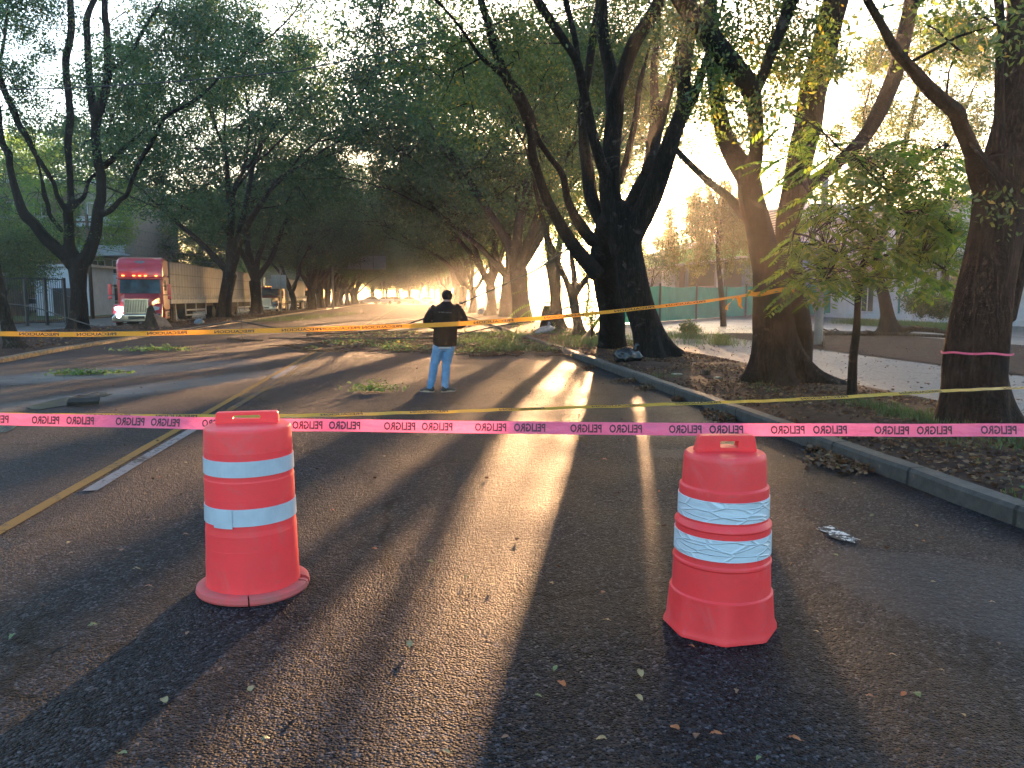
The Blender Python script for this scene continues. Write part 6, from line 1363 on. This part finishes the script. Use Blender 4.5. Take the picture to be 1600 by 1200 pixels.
spots = [(110, 868, 'pale'), (213, 893, 'pale'), (232, 920, 'brown'), (145, 981, 'green'), (257, 1100, 'pale'), (192, 1182, 'green'), (190, 862, 'brown'), (293, 993, 'brown'), (392, 1080, 'pale'), (480, 1092, 'brown'), (290, 838, 'brown'), (20, 998, 'green'), (672, 880, 'green'), (745, 758, 'brown'), (792, 740, 'pale'),
         (770, 916, 'pale'), (730, 905, 'green'), (840, 1093, 'green'), (868, 1048, 'green'), (877, 1073, 'orange'), (790, 1157, 'brown'), (697, 1180, 'pale'), (1000, 1056, 'pale'), (998, 1095, 'pale'), (942, 930, 'brown'), (948, 973, 'pale'), (862, 915, 'pale'), (1080, 1014, 'orange'), (1028, 822, 'green'), (1030, 770, 'orange'), (1005, 798, 'brown'),
         (1055, 1142, 'orange'), (1088, 1155, 'brown'), (1118, 1152, 'orange'), (1185, 1190, 'green'), (1275, 990, 'pale'), (1305, 870, 'green'), (1412, 1089, 'orange'), (1434, 1090, 'green'), (1470, 1052, 'pale'), (1505, 1122, 'pale'), (1432, 824, 'pale'), (1362, 808, 'green'), (1443, 848, 'orange'), (1458, 912, 'pale'), (1550, 945, 'pale'),
         (1395, 1028, 'pale'), (1358, 1092, 'brown'), (1335, 758, 'pale'), (1225, 715, 'pale'), (945, 720, 'orange'), (975, 690, 'pale'), (560, 742, 'green'), (520, 800, 'orange'), (500, 765, 'brown'), (600, 715, 'pale'), (655, 700, 'brown'), (585, 860, 'orange'), (640, 1010, 'pale'), (940, 1160, 'pale'), (1150, 1085, 'brown'), (250, 748, 'orange'), (200, 752, 'green'), (290, 725, 'pale'), (108, 852, 'pale'), (1540, 830, 'green'), (1560, 1010, 'brown'), (700, 840, 'pale'), (415, 1160, 'green'), (345, 1050, 'brown'), (1240, 1160, 'orange')]
rg = random.Random(4); nam = {'green': 'green fallen leaf on the dark near asphalt', 'brown': 'brown curled leaf on the near asphalt', 'orange': 'orange leaf on the near asphalt', 'pale': 'pale yellow leaf on the near asphalt'}
for x, y, kd in spots:
    p = gp(x, y); o = bpy.data.objects.new('fallen_leaf', kinds[kd][rg.randrange(3)]); COL.objects.link(o); s = rg.uniform(.03, .055); o.scale = (s, s, s * rg.uniform(.7, 1.5)); o.location = (p.x, p.y, .012); o.rotation_euler = (rg.uniform(-.2, .2), rg.uniform(-.2, .2), rg.uniform(0, 6.28)); tag(o, nam[kd], 'leaf', kd + ' leaves on the near road')

# small plants
def palm(c, h, r, nf, fl_, label, name='palm_tree', seed=1, mat='leaf_feather', lw=.35, topz=None):
    rgp = random.Random(seed); R = empty(name, c, label, 'palm'); b = MB(); b.tube([(0, 0, -.2), (.05, 0, h * .5), (.12, 0, h)], [r * 1.2, r, r * .8], 12, sub=3); b.build('trunk', 'bark_brown', R, smooth=True)
    out = []
    for k in range(nf):
        a = k * 2.4 + rgp.gauss(0, .2); el = rgp.uniform(.1, 1.3); p = V((.12, 0, h)); d = V((cos(a) * cos(el), sin(a) * cos(el), sin(el)))
        for i in range(16):
            d = (d + V((0, 0, -.085))).normalized(); p = p + d * fl_ / 16; side = d.cross(V((0, 0, 1))).normalized()
            for sg in (-1, 1):
                u = (side * sg * .7 + d * .6 + V((0, 0, -.25))).normalized(); l = lw * (1 - abs(i / 16 - .4)); w_ = u.cross(V((0, 0, 1))).normalized() * .02 ; out.append([p, p + u * l * .5 + w_, p + u * l, p + u * l * .5 - w_])
    mobj('crown', quads_mesh('crown', np.array([[tuple(v) for v in q] for q in out])), mat, R)
palm(V((31, 79, 0)), 12.2, .22, 26, 3.0, 'tall palm silhouetted in the glare above the green building', seed=3, lw=.7)
p = gp(853, 517); p.z = .05; palm(p, 1.15, .3, 34, 2.2, 'short palm with upright spiky fronds among the median trees', name='palm_tree', seed=5, mat='leaf_bright', lw=.45)
p = gp(872, 512); traced_tree('avenue_tree', 'grey leaning trunk behind the short palm', 35.5, [(868, 515, 28), (868, 495, 24), (868, 470, 20), (867, 440, 24), (862, 410, 26)], [([(862, 412, 16), (855, 370, 12), (850, 320, 10), (846, 270, 8)], 0, .5), ([(868, 415, 16), (876, 370, 11), (880, 320, 9), (886, 260, 8)], 0, 1)], [(865, 200, 50, 0, 10), (840, 150, 50, 1, 10), (890, 140, 40, 1, 8)], 41, 'bark_brown', 'leaf_mid', .15, 110, .06, group=GR)
def shrub(c, w_, h, n, mat, label, seed, lsz=.07):
    nrr = np.random.default_rng(seed); rgs = random.Random(seed); R = empty('shrub', c, label, 'shrub'); b = MB(); pts = []
    for k in range(9):
        a = rgs.uniform(0, 6.28); q = V((cos(a) * w_ * .4 * rgs.random(), sin(a) * w_ * .4 * rgs.random(), h * rgs.uniform(.6, 1))); b.tube([(0, 0, 0), (q.x * .4, q.y * .4, q.z * .5), q], [.02, .014, .006], 5); pts += [V((q.x * .4, q.y * .4, q.z * .5)).lerp(q, i / 3) for i in range(4)]
    b.build('stem', 'dead_wood', R); mobj('foliage', quads_mesh('foliage', leaf_quads(clump_pts(pts, w_ * .28, n, nrr, 5), lsz, nrr)), mat, R)
shrub(gp(925, 534, .1), .9, 1.7, 34, 'leaf_bright', 'spindly light green shrub left of the twin-trunked tree', 1)
shrub(at(1440, 497, 40), 2.4, 1.5, 150, 'leaf_mid', 'rounded green bush against the white building', 2, .12)
shrub(at(1470, 500, 39), 2.2, 1.1, 150, 'leaf_mid', 'lower green bush right of the rounded one at the white wall', 3, .12)
shrub(gp(1075, 527), 1.0, .5, 60, 'leaf_mid', 'small green tuft on the wet forecourt edge', 4, .1)
shrub(gp(1128, 539), .8, .25, 50, 'leaf_mid', 'flat green tuft on the service road edge', 5, .08)
b = MB(); o = Tape([(1378, 527, 33, .5), (1420, 529, 31, .5), (1460, 531, 29.5, .6), (1500, 533, 28.5, .5)], .09); base = at(1378, 527, 33); R = empty('barrier_tape', base, 'length of yellow tape lying on the dirt before the white building', 'barrier tape'); o.strip('strip', 'tape_yellow', R, base, .2)
# ------------------------------------------------------------------ haze
hb = MB(); hb.b2(-400, 400, -70, 570, -1.03, 28.0)
hz = hb.build('haze', 'soil'); hz.data.materials.clear()
m = bpy.data.materials.new('haze'); m.use_nodes = True; t = m.node_tree; t.nodes.remove(t.nodes['Principled BSDF'])
pv = t.nodes.new('ShaderNodeVolumePrincipled'); pv.inputs['Density'].default_value = 0.00072; pv.inputs['Color'].default_value = (.97, .95, .92, 1); pv.inputs['Anisotropy'].default_value = 0.68
t.links.new(pv.outputs[0], t.nodes['Material Output'].inputs['Volume']); hz.data.materials.append(m)
tag(hz, 'thin golden morning haze filling the avenue', 'haze', kind='stuff')
